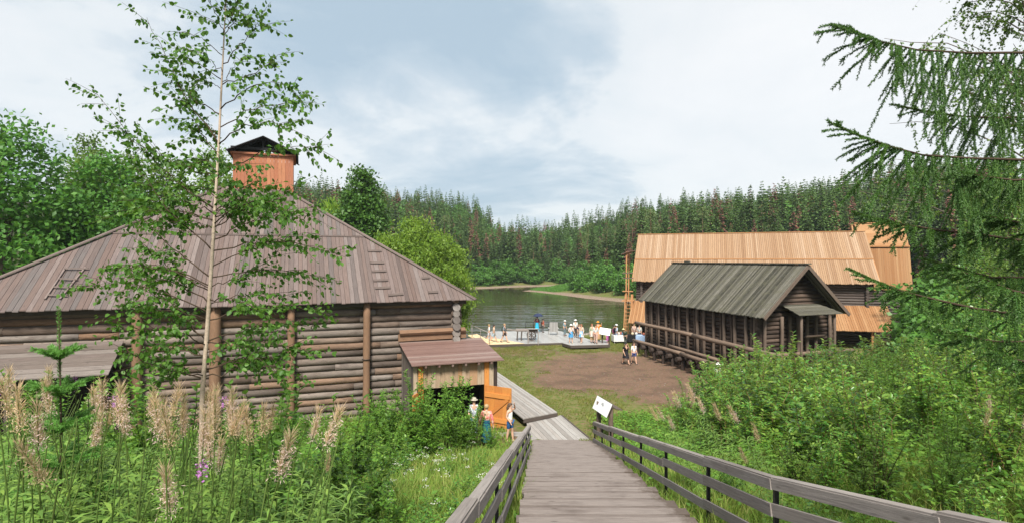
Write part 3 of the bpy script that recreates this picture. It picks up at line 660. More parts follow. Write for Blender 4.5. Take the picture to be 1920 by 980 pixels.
# ---------------------------------------------------------------- pale pine barn on the far side
uF = Vector((.944, -.326, 0)).normalized(); nF = Vector((.326, .944, 0)).normalized(); EF = Vector((12.0, 57.0, 0)); WF = 21.6; ez, rz_, rb = 5.52, 10.25, 5.5
def Fb(a, b, z): return EF+uF*a+nF*b+Vector((0, 0, z))
fb = wthing('pine_roof_barn', 'long log barn under a fresh yellow pine plank roof beside the pond', 'barn', Fb(10.8, 4, 0))
m_ = MB(); k = (rz_-ez)/rb; mid = 2.45
m_.planks([(0, 0), (WF, 0), (WF, mid+.1), (0, mid+.1)], R_(90), .17, lambda a, b, h: Fb(a, b, ez+k*b+h), .05, .016, .02, .08)
m_.planks([(0, mid), (WF, mid), (WF, rb), (0, rb)], R_(90), .17, lambda a, b, h: Fb(a, b, ez+.09+k*b+h), .05, .016, .02, .05)
m_.planks([(0, 0), (WF, 0), (WF, rb), (0, rb)], R_(90), .3, lambda a, b, h: Fb(a, 2*rb-b, ez+k*b+h), .05, .006, .02)
m_.build('roof', M['fresh_roof'], fb)
m_ = MB(); m_.board(Fb(-.05, rb, rz_+.12), Fb(WF+.05, rb, rz_+.12), .2, .06); m_.board(Fb(0, mid-.03, ez+.06+k*mid), Fb(WF, mid-.03, ez+.06+k*mid), .06, .09); m_.build('ridge_board', M['fresh_post'], fb)
for a in (0.03, WF-.03):
    for q_ in (0, 2*rb): m_ = MB(); m_.board(Fb(a, q_, ez-.1), Fb(a, rb, rz_-.08), .05, .2, (0, 0, 1)); m_.build('barge_board', M['fresh_post'], fb)
m_ = MB()
for i in range(24):
    z = -.1+i*.24; m_.log(Fb(.35, .75, z), Fb(WF-.4, .75, z), .135, 7, 8, .05)
    for a in (.9, WF-.95): m_.log(Fb(a, .35, z+.12), Fb(a, 2*rb-.4, z+.12), .135, 7, 4, .05)
for i in range(1, 17):
    z = 5.6+i*.24; hw = (rz_-.2-z)/k
    for a in (.9, WF-.95): m_.log(Fb(a, rb-hw, z), Fb(a, rb+hw, z), .13, 7, 3, .05)
m_.build('wall', M['dark_log'], fb)
for a in (.9, 17.3, WF-.95):
    m_ = MB(); m_.board(Fb(a, .55, 0), Fb(a, .55, 5.5), .2, .12, nF); m_.build('wall_post', M['dark_beam'], fb)
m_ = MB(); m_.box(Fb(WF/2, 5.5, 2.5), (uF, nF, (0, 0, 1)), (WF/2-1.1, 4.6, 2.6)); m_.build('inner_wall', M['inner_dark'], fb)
lm = MB(); lt_, lb_ = 3.5, 1.62
lm.planks([(.0, -2.7), (WF+.6, -2.7), (WF+.6, .6), (.0, .6)], R_(90), .18, lambda a, b, h: Fb(a, b, lt_-(.6-b)*(lt_-lb_)/3.3+h), .045, .016, .02, .05)
lm.build('lean_to_roof', M['fresh_lean'], fb)
for a in (.5, 4.5, 8.5, 12.5, 16.2, 20.4):
    m_ = MB(); m_.log(Fb(a, -2.3, -.5), Fb(a, -2.3, 1.75), .11, 8, 3, .04); m_.build('post', M['fresh_post'], fb)
m_ = MB(); m_.board(Fb(.1, -2.3, 1.70), Fb(WF+.4, -2.3, 1.70), .12, .14); m_.build('beam', M['fresh_post'], fb)
# taller wing behind the right end
tw = wthing('pine_clad_wing', 'tall pine clad wing rising behind the right end of the long pine roof', 'building', Fb(23, 8, 0))
def Fw(a, b, z): return Fb(a, b, z)
m_ = MB(); a0, a1 = 20.7, 25.3; k2 = 1.75
m_.planks([(a0, 4.6), (a1, 4.6), (a1, 5.6), (a0, 5.6)], R_(90), .2, lambda a, b, h: Fw(a, b-h, 4.9+(b-4.6)*3.95), .05, .006, .02, .05)
m_.planks([(a0+.9, 5.5), (a1-.05, 5.5), (a1-.05, 7.1), (a0+.3, 7.1)], 0, .22, lambda a, b, h: Fw(a, b, 8.85+(b-5.5)*1.45+h), .05, .006, .02)
m_.planks([(a0, 7.1), (a1, 7.1), (a1, 11), (a0, 11)], R_(90), .3, lambda a, b, h: Fw(a, b, 11.1-(b-7.1)*1.6+h), .05, .006, .02)
m_.build('roof', M['fresh_lean'], tw)
m_ = MB(); m_.board(Fw(a0+.3, 7.1, 11.24), Fw(a1, 7.1, 11.24), .2, .07); m_.board(Fw(a0+1.2, 5.47, 8.9), Fw(a1, 5.47, 8.9), .1, .14); m_.build('trim_board', M['fresh_post'], tw)
m_ = MB(); q = [(4.75, -.3), (10.8, -.3), (10.8, 5.0), (7.1, 11.0), (5.6, 8.75), (4.75, 5.15)]
for a in (a0+.2, a1-.2): m_.prism([Fw(a, *p) for p in q], [Fw(a-.12, *p) for p in q], [(p[1], p[0]) for p in q])
m_.build('wall', M['fresh_lean'], tw)
m_ = MB()
for i in range(21): m_.log(Fw(a0+.2, 4.75, i*.25), Fw(a1-.3, 4.75, i*.25), .13, 7, 4, .05)
m_.build('log_wall', M['dark_log'], tw)
# stair tower at the left end
tt = wthing('timber_ladder_tower', 'open timber tower with a ladder leaning at the left end of the pine roofed barn', 'scaffold', Fb(-.5, .5, 0))
for a, b, h in ((-.55, -.4, 8.4), (.05, -.5, 4.2), (-.55, 1.4, 8.4)):
    m_ = MB(); m_.board(Fb(a, b, -.5), Fb(a+.1, b, h), .12, .12); m_.build('post', M['fresh_post'], tt)
for z in (3.55,):
    m_ = MB(); m_.planks([(-.95, -.6), (.2, -.6), (.2, 1.5), (-.95, 1.5)], 0, .2, lambda a, b, h: Fb(a, b, z+h), .06); m_.build('platform', M['fresh_post'], tt)
    m_ = MB(); m_.board(Fb(-.85, -.55, 4.5), Fb(.2, -.55, 4.5), .05, .1); m_.build('guard_rail', M['fresh_post'], tt)
ld = MB(); ld.board(Fb(-.62, -1.5, -.2), Fb(-.55, -.6, 4.2), .08, .1); ld.board(Fb(.02, -1.5, -.2), Fb(.05, -.6, 4.2), .08, .1)
for i in range(12):
    t = (i+.6)/12.5; ld.board(Fb(-.62, -1.5+.9*t, -.2+4.4*t), Fb(.05, -1.5+.9*t, -.2+4.4*t), .07, .05)
ld.build('ladder', M['fresh_post'], tt)
m_ = MB(); m_.planks([(-.95, -.7), (.1, -.7), (.1, 1.7), (-.95, 1.7)], 0, .2, lambda a, b, h: Fb(a, b, 8.5+.35*a+h), .05); m_.build('canopy', M['red_roof'], tt)
m_ = MB()
for z in (5.8, 6.3): m_.board(Fb(-.85, -.45, z), Fb(.2, -.45, z), .05, .1)
m_.build('guard_rail', M['barn_pole'], tt)

# ---------------------------------------------------------------- dark log barn with mossy roof
N0 = Vector((14.1, 31.8, 0)); uB = Vector((-.245, .97, 0)); vB = Vector((.93, .367, 0)).normalized(); LB, WB = 15.2, 6.7; be, br = 4.38, 7.32
def B(a, b, z): return N0+uB*a+vB*b+Vector((0, 0, z))
db = wthing('dark_log_barn', 'old blackened timber barn with a mossy grey plank gable roof', 'barn', B(7.5, 3.3, 0))
kb = (br-be)/(WB/2); m_ = MB()
m_.planks([(0, 0), (LB, 0), (LB, WB/2), (0, WB/2)], R_(90), .15, lambda a, b, h: B(a, b, be+kb*b+h), .045, .016, .025, .06)
m_.planks([(0, 0), (LB, 0), (LB, WB/2), (0, WB/2)], R_(90), .15, lambda a, b, h: B(a, WB-b, be+kb*b+h), .045, .016, .025, .06)
m_.build('roof', M['barn_roof'], db)
m_ = MB(); m_.board(B(-.1, WB/2, br+.05), B(LB+.05, WB/2, br+.05), .26, .07); m_.board(B(LB-2.6, WB/2, br+.14), B(LB-1.9, WB/2, br+.14), .16, .12); m_.build('ridge_board', M['barn_roof'], db)
for s_ in (0, WB):
    for a_ in (0, LB): m_ = MB(); m_.board(B(a_, s_, be-.09), B(a_, WB/2, br-.09), .05, .2, (0, 0, 1)); m_.build('barge_board', M['barn_pole'], db)
g0, i0 = .9, .55                                   # wall set in from the verge and from the eave
m_ = MB()
for i in range(14):
    z = 1.0+i*.25
    m_.log(B(g0, i0, z), B(LB-.5, i0, z), .135, 7, 9, .05); m_.log(B(g0, WB-i0, z), B(LB-.5, WB-i0, z), .135, 7, 5, .05)
    for a in (g0+.15, LB-.7): m_.log(B(a, i0-.25, z+.12), B(a, WB-i0+.25, z+.12), .135, 7, 5, .05)
for i in range(1, 12):
    z = 4.45+i*.25; hw = (br-.15-z)/kb
    if hw > .1:
        for a in (g0+.15, LB-.7): m_.log(B(a, WB/2-hw, z), B(a, WB/2+hw, z), .135, 7, 3, .05)
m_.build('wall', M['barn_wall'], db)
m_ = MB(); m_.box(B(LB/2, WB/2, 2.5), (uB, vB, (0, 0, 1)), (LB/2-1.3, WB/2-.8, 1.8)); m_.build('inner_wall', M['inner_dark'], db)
ps_ = np.linspace(1.1, LB-.7, 14)
for j, a in enumerate(ps_):
    m_ = MB(); o = random.uniform(-.28, .28); m_.log(B(a+o, i0-.22, -.1), B(a+o*.5, i0-.22, 4.45), .10+random.uniform(-.01, .02), 8, 5, .06)
    if j % 3 != 1: m_.log(B(a+o+random.uniform(.26, .4), i0-.2, .2), B(a+o*.5+random.uniform(.26, .4), i0-.2, 4.45), .085, 7, 5, .06)
    m_.build('wall_pole', M['barn_pole'], db)
m_ = MB(); m_.log(B(-1.5, -.1, 2.42), B(7, -.12, 2.50), .15, 10, 6, .05); m_.log(B(6.6, -.1, 2.52), B(LB+.4, -.1, 2.46), .13, 10, 6, .05); m_.build('rail_log', M['barn_rail'], db)
m_ = MB(); m_.log(B(-1.2, -.45, 1.02), B(8, -.48, 1.12), .14, 10, 6, .05); m_.log(B(7.7, -.42, 1.14), B(LB+.2, -.4, 1.05), .13, 10, 6, .05); m_.log(B(4, -.2, 1.35), B(10, -.2, 1.38), .11, 8, 5, .05); m_.build('rail_log', M['barn_rail'], db)
for a in np.linspace(1.2, LB-.5, 11):
    m_ = MB(); m_.log(B(a, -.85+random.uniform(-.12, .12), .78), B(a, 1.5, .78), .17, 9, 3, .06); cbm = m_.build('cross_beam', M['barn_wall'], db)
    m_ = MB(); m_.log(B(a, -.35, -.2), B(a, -.35, .66), .13, 8, 3, .06); m_.build('stilt', M['barn_wall'], cbm)
for b in (.7, 2.0, 2.6, 3.3, 4.0, 4.7, 5.9):
    m_ = MB(); m_.log(B(g0-.15, b, .3), B(g0-.15, b+random.uniform(-.05, .05), 4.3), .10, 8, 5, .06); m_.build('wall_pole', M['barn_pole'], db)
m_ = MB(); m_.log(B(.35, .1, 2.15), B(.3, WB+.6, 2.1), .12, 9, 5, .05); m_.log(B(.2, .6, .95), B(.15, WB+.4, .9), .13, 9, 5, .05); m_.log(B(.45, 3.6, 3.1), B(.45, 5.2, 3.1), .07, 8, 3, .05); m_.build('rail_log', M['barn_rail'], db)
m_ = MB(); m_.planks([(1.9, -.75), (5.3, -.75), (5.0, .9), (2.1, .9)], 0, .22, lambda a, b, h: B(b, a, 4.72+.26*b+h), .04, .012, .03); m_.build('porch_canopy', M['barn_roof'], db)
for b in (2.3, 4.9):
    m_ = MB(); m_.log(B(-.5, b, .5), B(-.5, b, 4.5), .08, 8, 4, .05); m_.build('porch_post', M['barn_pole'], db)

# ---------------------------------------------------------------- landing stage
pr = wthing('landing_stage', 'large wet pale plank deck at the edge of the pond', 'deck', (2, 54, 0))
m_ = MB(); fz = lambda z: (lambda a, b, h: Vector((a, b, z+h)))
m_.planks([(-2.5, 49.6), (7.6, 51.6), (6.8, 54.6), (4.9, 59.5), (-2.2, 59.0)], R_(100), .24, fz(.22), .06, .01, .01); m_.build('planks', M['pier'], pr)
m_ = MB(); m_.board((-2.5, 49.55, .10), (7.6, 51.55, .10), .1, .2, (0, 0, 1)); m_.board((-2.2, 59.05, 0), (4.9, 59.55, 0), .1, .4, (0, 0, 1)); m_.build('edge_beam', M['dark_beam'], pr)
m_ = MB(); m_.planks([(-2.45, 49.55), (1.1, 50.25), (-1.4, 53.5), (-2.4, 53.5)], R_(11), .22, fz(.245), .02, .01, .004); m_.build('new_planks', M['pier_new'], pr)
sg2 = wthing('small_stage', 'low pale plank stage with a dark edge in front of the landing deck', 'deck', (6.5, 50, 0))
m_ = MB(); m_.planks([(4.4, 49.9), (5.0, 48.5), (8.3, 49.0), (8.6, 51.5), (4.8, 51.5)], R_(8), .22, fz(.36), .06, .01, .01); m_.build('planks', M['pier'], sg2)
m_ = MB(); m_.board((4.42, 49.85, .22), (5.0, 48.47, .22), .07, .22, (0, 0, 1)); m_.board((5.0, 48.46, .22), (8.3, 48.96, .22), .07, .22, (0, 0, 1)); m_.build('edge_beam', M['dark_beam'], sg2)
rp = wthing('plank_ramp', 'yellow plank ramp with a slanting handrail at the left end of the landing deck', 'ramp', (-2.9, 51, .3))
m_ = MB(); m_.board((-2.1, 50.3, .26), (-3.6, 51.8, .80), 1.1, .07); m_.build('planks', M['pier_new'], rp)
m_ = MB(); m_.board((-2.0, 49.7, .12), (-3.7, 51.3, .66), .08, .2, (0, 0, 1)); m_.build('edge_beam', M['dark_beam'], rp)
m_ = MB(); m_.tube([(-1.9, 49.7, 1.2), (-3.7, 51.4, 1.75)], .03, 6)
for t in (0.05, .5, .95): m_.tube([(-1.9-1.8*t, 49.7+1.7*t, .2+.5*t), (-1.9-1.8*t, 49.7+1.7*t, 1.2+.55*t)], .025, 6)
m_.build('handrail', M['rail'], rp)
hr = wthing('deck_handrail', 'thin dark post handrail along the water side of the landing deck', 'railing', (3, 58, .2))
for x in np.linspace(1.4, 4.6, 5):
    m_ = MB(); m_.tube([(x, 58.6, .2), (x, 58.6, 1.25)], .03, 6); m_.build('post', M['iron'], hr)
m_ = MB(); m_.tube([(1.4, 58.6, 1.2), (4.6, 58.6, 1.2)], .022, 6); m_.tube([(1.4, 58.6, .75), (4.6, 58.6, .75)], .018, 6); m_.build('rail', M['iron'], hr)

# ---------------------------------------------------------------- air over the valley
hz = NT('valley_air'); hv = hz.node('ShaderNodeVolumePrincipled', {'Color': (.80, .90, .98), 'Density': .00022, 'Anisotropy': .2}); hz.l.new(hv.outputs[0], hz.out.inputs[1]); M['haze'] = hz.m
hb = MB(); hb.abox(-450, 460, -70, 720, -5, 62); tag(hb.build('haze', M['haze']), kind='stuff')

# ---------------------------------------------------------------- far forest
def spruce_crown(seed, H, Rm, nw, nb, dens=1.0, start=.06, droop=.35):
    g = np.random.default_rng(seed); parts = []
    P = []; D = []; N = []; Lq = []; Wq = []
    for i in range(nw):
        t = i/(nw-1); h = H*(start+(1-start)*t**.92); Lb = Rm*1.12*((1-t)**.78*.95+.05)
        for j in range(nb if t < .85 else max(4, nb-3)):
            if g.random() > dens: continue
            a = 6.283*(j+g.random()*.9)/nb+i*1.3; L = Lb*g.uniform(.62, 1.12); dz = -droop*g.uniform(.5, 1.3)*(1-t*.9)+.25*t
            d = np.array([math.cos(a), math.sin(a), dz]); p = np.array([0, 0, h+g.uniform(-.2, .2)])
            side = np.array([-math.sin(a), math.cos(a), 0])
            P.append(p+d*L*.05); D.append(d); N.append(np.array([d[0]*-dz, d[1]*-dz, 1])+side*g.uniform(-.5, .5)); Lq.append(L); Wq.append(L*g.uniform(.38, .6)+.22)
            for q in range(3):            # hanging side sprays
                s = g.uniform(.3, .95); sgn = 1 if q % 2 else -1
                dd = d*.55+side*sgn*g.uniform(.2, .8)+np.array([0, 0, -.55*g.uniform(.4, 1.4)])
                P.append(p+d*L*s*.85); D.append(dd); N.append(g.normal(size=3)+np.array([0, 0, .6])); Lq.append(L*.35*g.uniform(.6, 1.2)+.25); Wq.append(L*.2+.2)
    P.append(np.array([0, 0, H*.97])); D.append(np.array([.02, 0, 1.])); N.append(np.array([1., 0, 0])); Lq.append(H*.05); Wq.append(.18)
    return leaves(np.array(P), np.array(D), np.array(N), np.array(Lq), np.array(Wq))
def trunk_mesh(name, H, r, mat, lean=.01, seed=0):
    m = MB(); rr = random.Random(seed); m.tube([(rr.uniform(-lean, lean)*H*(i > 0), rr.uniform(-lean, lean)*H*(i > 0), -.6+(H+.6)*i/5) for i in range(6)], [r*(1-.9*i/5) for i in range(6)], 6, cap=False)
    return m.mesh(name, mat)
def pine_crown(seed, H):
    g = np.random.default_rng(seed); P = []; c = []
    for i in range(26):
        t = g.uniform(.5, 1); a = g.uniform(0, 6.283); r = (1.9*(1-t)**.5+.5)*g.uniform(.3, 1.1)
        c.append((r*math.cos(a), r*math.sin(a), H*t-.3))
    for x in c:
        n = 26; P.append(np.array(x)+g.normal(size=(n, 3))*[.55, .55, .26])
    P = np.concatenate(P); return leaves(P, rdir(len(P), g)+[0, 0, .3], rdir(len(P), g), g.uniform(.35, .6, len(P)), g.uniform(.18, .3, len(P)))
protos = []
for s in range(7):
    H = [19, 21, 17, 22, 18, 15, 20][s]; V, F = spruce_crown(100+s, H, [2.6, 2.3, 2.4, 2.9, 2.2, 2.7, 2.0][s], [30, 34, 28, 34, 30, 26, 34][s], 8, .93)
    protos.append(('spruce_tree', H, np_mesh('crown', V, F, M['spruce']), trunk_mesh('trunk', H, .22, M['bark'], seed=s)))
for s in range(2):
    V, F = pine_crown(150+s, 19); protos.append(('pine_tree', 19, np_mesh('crown', V, F, M['pine']), trunk_mesh('trunk', 19, .22, M['post'], seed=s)))
for s in range(3):
    H = [17, 19, 15][s]; V, F = spruce_crown(170+s, H, [1.8, 2.1, 1.7][s], 28, 7, [.9, .75, .85][s], .12)
    protos.append(('dead_spruce', H, np_mesh('crown', V, F, M['rust']), trunk_mesh('trunk', H, .2, M['bark'], seed=s)))
cand = rng.uniform([-190, 95], [215, 300], (110000, 2)); sd = pond_sd(cand[:, 0], cand[:, 1]); px = CX+FPX*cand[:, 0]/cand[:, 1]
farm = (cand[:, 1] > 100+.25*np.abs(cand[:, 0])) | ((cand[:, 1] > 84) & (cand[:, 0] > 40))
spitm = (cand[:, 0] > 2) & (cand[:, 0] < 18) & (cand[:, 1] < 178)
ok = farm & (sd > 8.5) & (px > 470) & (px < 1900) & ~(spitm & (cand[:, 1] < 176)) & ~((cand[:, 0] > 15) & (sd < 13) & (cand[:, 1] < 150)); cand = cand[ok]; sd = sd[ok]
keep = []; grid = {}
for p, s in zip(cand, sd):
    ms = 2.7 if s < 45 else 3.4; kx, ky = int(p[0]//4), int(p[1]//4)
    if any(np.hypot(*(p-q)) < ms for i in (-1, 0, 1) for j in (-1, 0, 1) for q in grid.get((kx+i, ky+j), ())): continue
    grid.setdefault((kx, ky), []).append(p); keep.append((p[0], p[1], s))
keep.sort(key=lambda q: q[2]+.12*q[1])
lab = {'spruce_tree': ('dark green pointed spruce standing in the dense forest across the pond', 'spruces in the forest across the pond', 'tree'),
       'pine_tree': ('dull green open crowned pine standing among the spruces across the pond', 'pines among the far spruces', 'tree'),
       'dead_spruce': ('rusty brown dead spruce standing among the green spruces across the pond', 'dead brown spruces across the pond', 'tree')}
far_lo = []; cnt = {}
for i, (x, y, s) in enumerate(keep):
    u = random.random(); dead_p = .15+.05*(x > 40)
    kind = 'dead_spruce' if u < dead_p else ('pine_tree' if u < dead_p+.08 else 'spruce_tree')
    lim = {'spruce_tree': 290, 'pine_tree': 45, 'dead_spruce': 110}[kind]
    if cnt.get(kind, 0) >= lim: far_lo.append((x, y, s, kind)); continue
    cnt[kind] = cnt.get(kind, 0)+1
    nm, H, cr, tr = random.choice([p for p in protos if p[0] == kind]); lb_, gr, ct = lab[kind]
    o = thing(nm, lb_, ct, (x, y, gz(x, y)), random.uniform(0, 6.28), gr); k = random.uniform(.45, .92)*(.9 if s < 14 else 1); w = k*random.uniform(1.1, 1.45); o.scale = (w, w, k)
    place('trunk', tr, o); place('crown', cr, o)
parts = {'spruce': [], 'rust': [], 'decid': []}
lows = [spruce_crown(200+s, 19, 2.6, 22, 6, .95) for s in range(4)]; lowd = [spruce_crown(220+s, 17, 2.1, 20, 7, .85, .12) for s in range(2)]
gq = np.random.default_rng(5)
def blob(R, H, n, g): 
    d = rdir(n, g); d[:, 2] = np.abs(d[:, 2])*1.1-.2; r = g.uniform(.75, 1.05, n)[:, None]
    return leaves(d*r*[R, R, H*.55]+[0, 0, H*.45], rdir(n, g), d+.6*rdir(n, g), g.uniform(.7, 1.1, n), g.uniform(.5, .8, n))
lowb = [blob(2.6, 13, 260, gq) for _ in range(3)]
for x, y, s, kind in far_lo:
    dec = random.random() < (.32 if (y > 205 and abs(x-10) < 45 and s > 25) else .10)
    key = 'decid' if dec else ('rust' if kind == 'dead_spruce' else 'spruce'); V, F = random.choice(lowb if dec else (lowd if key == 'rust' else lows))
    a = random.uniform(0, 6.28); k = random.uniform(.48, .95); w = k*random.uniform(1.1, 1.5); c_, s_ = math.cos(a), math.sin(a)
    parts[key].append(((V*[w, w, k])@np.array([[c_, s_, 0], [-s_, c_, 0], [0, 0, 1]])+[x, y, gz(x, y)], F))
Vs = []; Fs = []; mi = []; o = 0
for i, kx in enumerate(('spruce', 'rust', 'decid')):
    if not parts[kx]: continue
    V, F = merge(parts[kx]); Vs.append(V); Fs.append(F[0]+o); mi.append(np.full(len(F[0]), i)); o += len(V)
fm = np_mesh('far_forest', np.concatenate(Vs), [np.concatenate(Fs)], [M['spruce'], M['rust'], M['leaf_bright']], [np.concatenate(mi)])
tag(place('far_forest', fm), 'dense mixed forest covering the hills behind the far bank', 'forest', kind='stuff')
print('forest', len(keep), cnt, len(far_lo))

# ---------------------------------------------------------------- broadleaf trees
def broadleaf(seed, H, R, prof, ncl, nlf, ll, crad, mat, bark, tr=.2, base=.15, up=.25, ratio=.7, kind='quad', shell=.45):
    g = np.random.default_rng(seed); cs = []
    while len(cs) < ncl:
        t = g.random(); pr = prof(t)
        if g.random() > pr+.12: continue
        a = g.uniform(0, 6.283); r = R*pr*(shell+(1-shell)*g.random()**.5)*g.uniform(.8, 1.1)*(1 if g.random() < .8 else g.random())
        cs.append((r*math.cos(a), r*math.sin(a), H*(base+(1-base)*t)))
    cs = np.array(cs); P = []
    for c in cs:
        k = g.uniform(.6, 1.3); P.append(c+g.normal(size=(int(nlf*k*k), 3))*np.array([1, 1, .62])*crad*k*.55)
    P = np.concatenate(P); n = len(P); out = unit(P*[1, 1, .5]-[0, 0, H*.25])
    V, F = leaves(P, rdir(n, g)+out*.4-[0, 0, .25], rdir(n, g)*.8+[0, 0, .7]+out*.5, g.uniform(.7, 1.25, n)*ll, g.uniform(.7, 1.2, n)*ll*ratio, kind)
    cm_ = np_mesh('crown', V, F, mat); m = MB(); rr = random.Random(seed)
    m.tube([(rr.uniform(-.02, .02)*H*(i > 0), rr.uniform(-.02, .02)*H*(i > 0), -.4+(H*.95+.4)*i/7) for i in range(8)], [tr*(1-.93*i/7)+.01 for i in range(8)], 8, cap=False)
    for c in cs[::max(1, ncl//26)]:
        h = max(.12*H, c[2]-up*H*rr.uniform(.6, 1.2)); m.tube([(0, 0, h), (c[0]*.45, c[1]*.45, h+(c[2]-h)*.6), tuple(c)], [tr*.28, tr*.17, .015], 5, cap=False)
    return cm_, m.mesh('trunk', bark)
pr_round = lambda t: math.sin(math.pi*min(1, .16+.84*t))**.6 if t < .99 else .1
pr_cone = lambda t: min(1, t*5+.35)*(1-t)**.62+.04
pr_egg = lambda t: min(1, .5+t*1.8)*(1-t**2.4)**.7+.03
def tree(nm, label, group, x, y, meshes, rz=0, s=1, cat='tree', z=None):
    o = thing(nm, label, cat, (x, y, (gz(x, y) if z is None else z)-.1), rz, group); o.scale = (s,)*3 if not isinstance(s, tuple) else s
    place('trunk', meshes[1], o); place('crown', meshes[0], o); return o
mp = broadleaf(11, 17, 5.6, pr_egg, 230, 70, .36, 1.35, M['leaf_maple'], M['bark'], .3)
mp2 = broadleaf(12, 15.5, 4.6, pr_egg, 190, 60, .36, 1.2, M['leaf_maple'], M['bark'], .26)
bi = [broadleaf(13+i, 15, 3.3, pr_cone, 190, 56, .26, .85, M['leaf_soft'], M['white_bark'], .16, shell=.2) for i in range(3)]
tree('maple_tree', 'dense bright green maple with rounded crown cut by the left edge of the picture', None, -33.5, 37.5, mp)
tree('maple_tree', 'darker broad maple just right of the dense maple at the left edge', None, -31.5, 44, mp2, 1)
tree('maple_tree', 'low broad green tree half hidden behind the left slope of the hip roof', None, -27.5, 41, mp2, 2.4, .80)
for i, (x, y, s_) in enumerate(((-37, 50, 1.22), (-31.8, 47, 1.13), (-28.2, 46, 1.08), (-26.5, 50.5, 1.16), (-23.2, 47, 1.0), (-34, 45, 1.08))):
    tree('birch_tree', 'airy light green birch in the row behind the left slope of the hip roof', 'birches behind the log building', x, y, bi[i % 3], i*1.1, s_)
pr_tall = lambda t: min(1, t*4+.5)*(1-t**1.7)**.75+.03
cone = broadleaf(21, 17.8, 3.7, pr_tall, 420, 80, .36, .9, M['leaf_dark'], M['bark'], .22, base=.06, shell=.55)
tree('conical_tree', 'tall dense dark green cone shaped tree behind the right slope of the hip roof', None, -15.4, 58, cone, 0, (1, 1, .99))
wil = broadleaf(22, 9.6, 5.6, pr_round, 420, 95, .30, .85, M['leaf_lime'], M['bark'], .2, base=.02, shell=.72, kind='fold', ratio=.5)
tree('willow_tree', 'round yellow green willow at the pond edge beside the corner of the hip roof', None, -8.9, 53.2, wil, 0, (.93, .93, 1.16))
tree('lime_green_tree', 'yellow green tree between the smoke vent and the tall conical tree', None, -20.4, 64, wil, 2, (.62, .62, 1.62))
bush = [broadleaf(30+i, 6.5, 2.9, pr_round, 60, 36, .5, .9, M['leaf_bright'], M['bark'], .09, base=.03, shell=.65) for i in range(3)]
bb = 0; tries = 0; used = []
while bb < 46 and tries < 5000:
    tries += 1; x, y = random.uniform(-14, 40), random.uniform(112, 195); s_ = float(pond_sd(np.array([x]), np.array([y]))[0])
    if not (6.0 < s_ < 12.5) or y < 100+.25*abs(x) or ((2 < x < 16) and y < 172 and y > 140): continue
    if any(math.hypot(x-a, y-b) < 2.6 for a, b in used): continue
    used.append((x, y)); bb += 1
    tree('bank_bush', 'rounded bright green bush on the far bank at the foot of the spruces', 'bushes along the far bank', x, y, bush[bb % 3], bb, random.uniform(.55, 1.15))
def weeping_birch(seed, H, R, ncl):
    g = np.random.default_rng(seed); m = MB(); P = []; D = []; m.tube([(0, 0, -.4), (.05, 0, H*.5), (0, .05, H)], [.15, .09, .015], 8, cap=False)
    for c in range(ncl):
        t = g.uniform(.12, 1); a = g.uniform(0, 6.283); r = R*pr_egg(t)*g.uniform(.25, 1.05); e = Vector((r*math.cos(a), r*math.sin(a), H*(.14+.86*t))); b = Vector((0, 0, max(1, e.z-.45*r-.3)))
        pts = [b.lerp(e, k/5)+Vector((0, 0, .12*r*math.sin(3.14*k/5)))+Vector(g.normal(size=3))*.04*(k > 0) for k in range(6)]; m.tube(pts, [.018*(1-.85*k/5)+.002 for k in range(6)], 4, cap=False)
        for q in range(9):
            k = int(g.integers(2, 5)); p = pts[k].lerp(pts[k+1], g.random()); d = Vector(g.normal(size=3))*.5; L_ = g.uniform(.35, .85); d.z = -.15
            tw = [p+d*L_*j/4+Vector((0, 0, -.75*L_*(j/4)**1.7)) for j in range(5)]; m.tube(tw, [.004, .003, .0025, .002, .001], 3, cap=False)
            for j in range(int(L_*34)):
                u = min(.999, g.random()); i = int(u*4); x = tw[i].lerp(tw[i+1], u*4-i); P.append(tuple(x)); D.append(tuple(Vector(g.normal(size=3))*.8+Vector((0, 0, -.6))))
    P = np.array(P); n = len(P); l = g.uniform(.05, .085, n); V, F = leaves(P, np.array(D), rdir(n, g), l, l*.75, 'fold'); print('weeping', n)
    return np_mesh('crown', V, F, M['leaf_soft']), m.mesh('trunk', M['bark'])
rb_ = weeping_birch(41, 13.5, 3.9, 170)
tree('birch_tree', 'tall small leaved birch behind the spruce boughs at the right edge', None, 13.7, 14.6, rb_, .4, 1.15)
rb2 = broadleaf(42, 9, 3.0, pr_egg, 200, 70, .10, .6, M['leaf_shrub'], M['bark'], .1, base=.1, shell=.4, ratio=.75, kind='fold')
tree('alder_tree', 'green leafy alder standing behind the drooping spruce boughs at right', None, 12.4, 13.2, rb2, 1.2, .72)
tree('alder_tree', 'smaller leafy alder at the right edge under the spruce boughs', None, 11.2, 9.6, rb2, 3.2, .52)

for i, (x, y, s_) in enumerate(((33, 33, .62), (37, 37, .72), (30, 29, .5), (36, 44, .8), (41, 42, .8), (33, 40, .62), (27.5, 25.5, .42), (40, 34, .7))):
    tree('birch_tree', 'green birch in the trees beyond the drooping spruce boughs at right', 'birches beyond the spruce boughs', x, y, bi[i % 3], i*1.3, s_)
for i, (x, y, s_) in enumerate(((24.5, 27, .75), (29, 34, .85), (32.5, 37.5, .9), (26.5, 30.5, .6), (35, 33, .95), (22.5, 24, .6), (27.5, 36.5, .8), (30.5, 40.5, .9), (26.3, 33, .7), (32, 43, .9), (34.5, 46, 1.0), (37.5, 49, 1.1))):
    tree('alder_bush', 'bushy green alder behind the thicket beyond the spruce boughs', 'alder bushes beyond the thicket', x, y, bush[i % 3], i, s_)
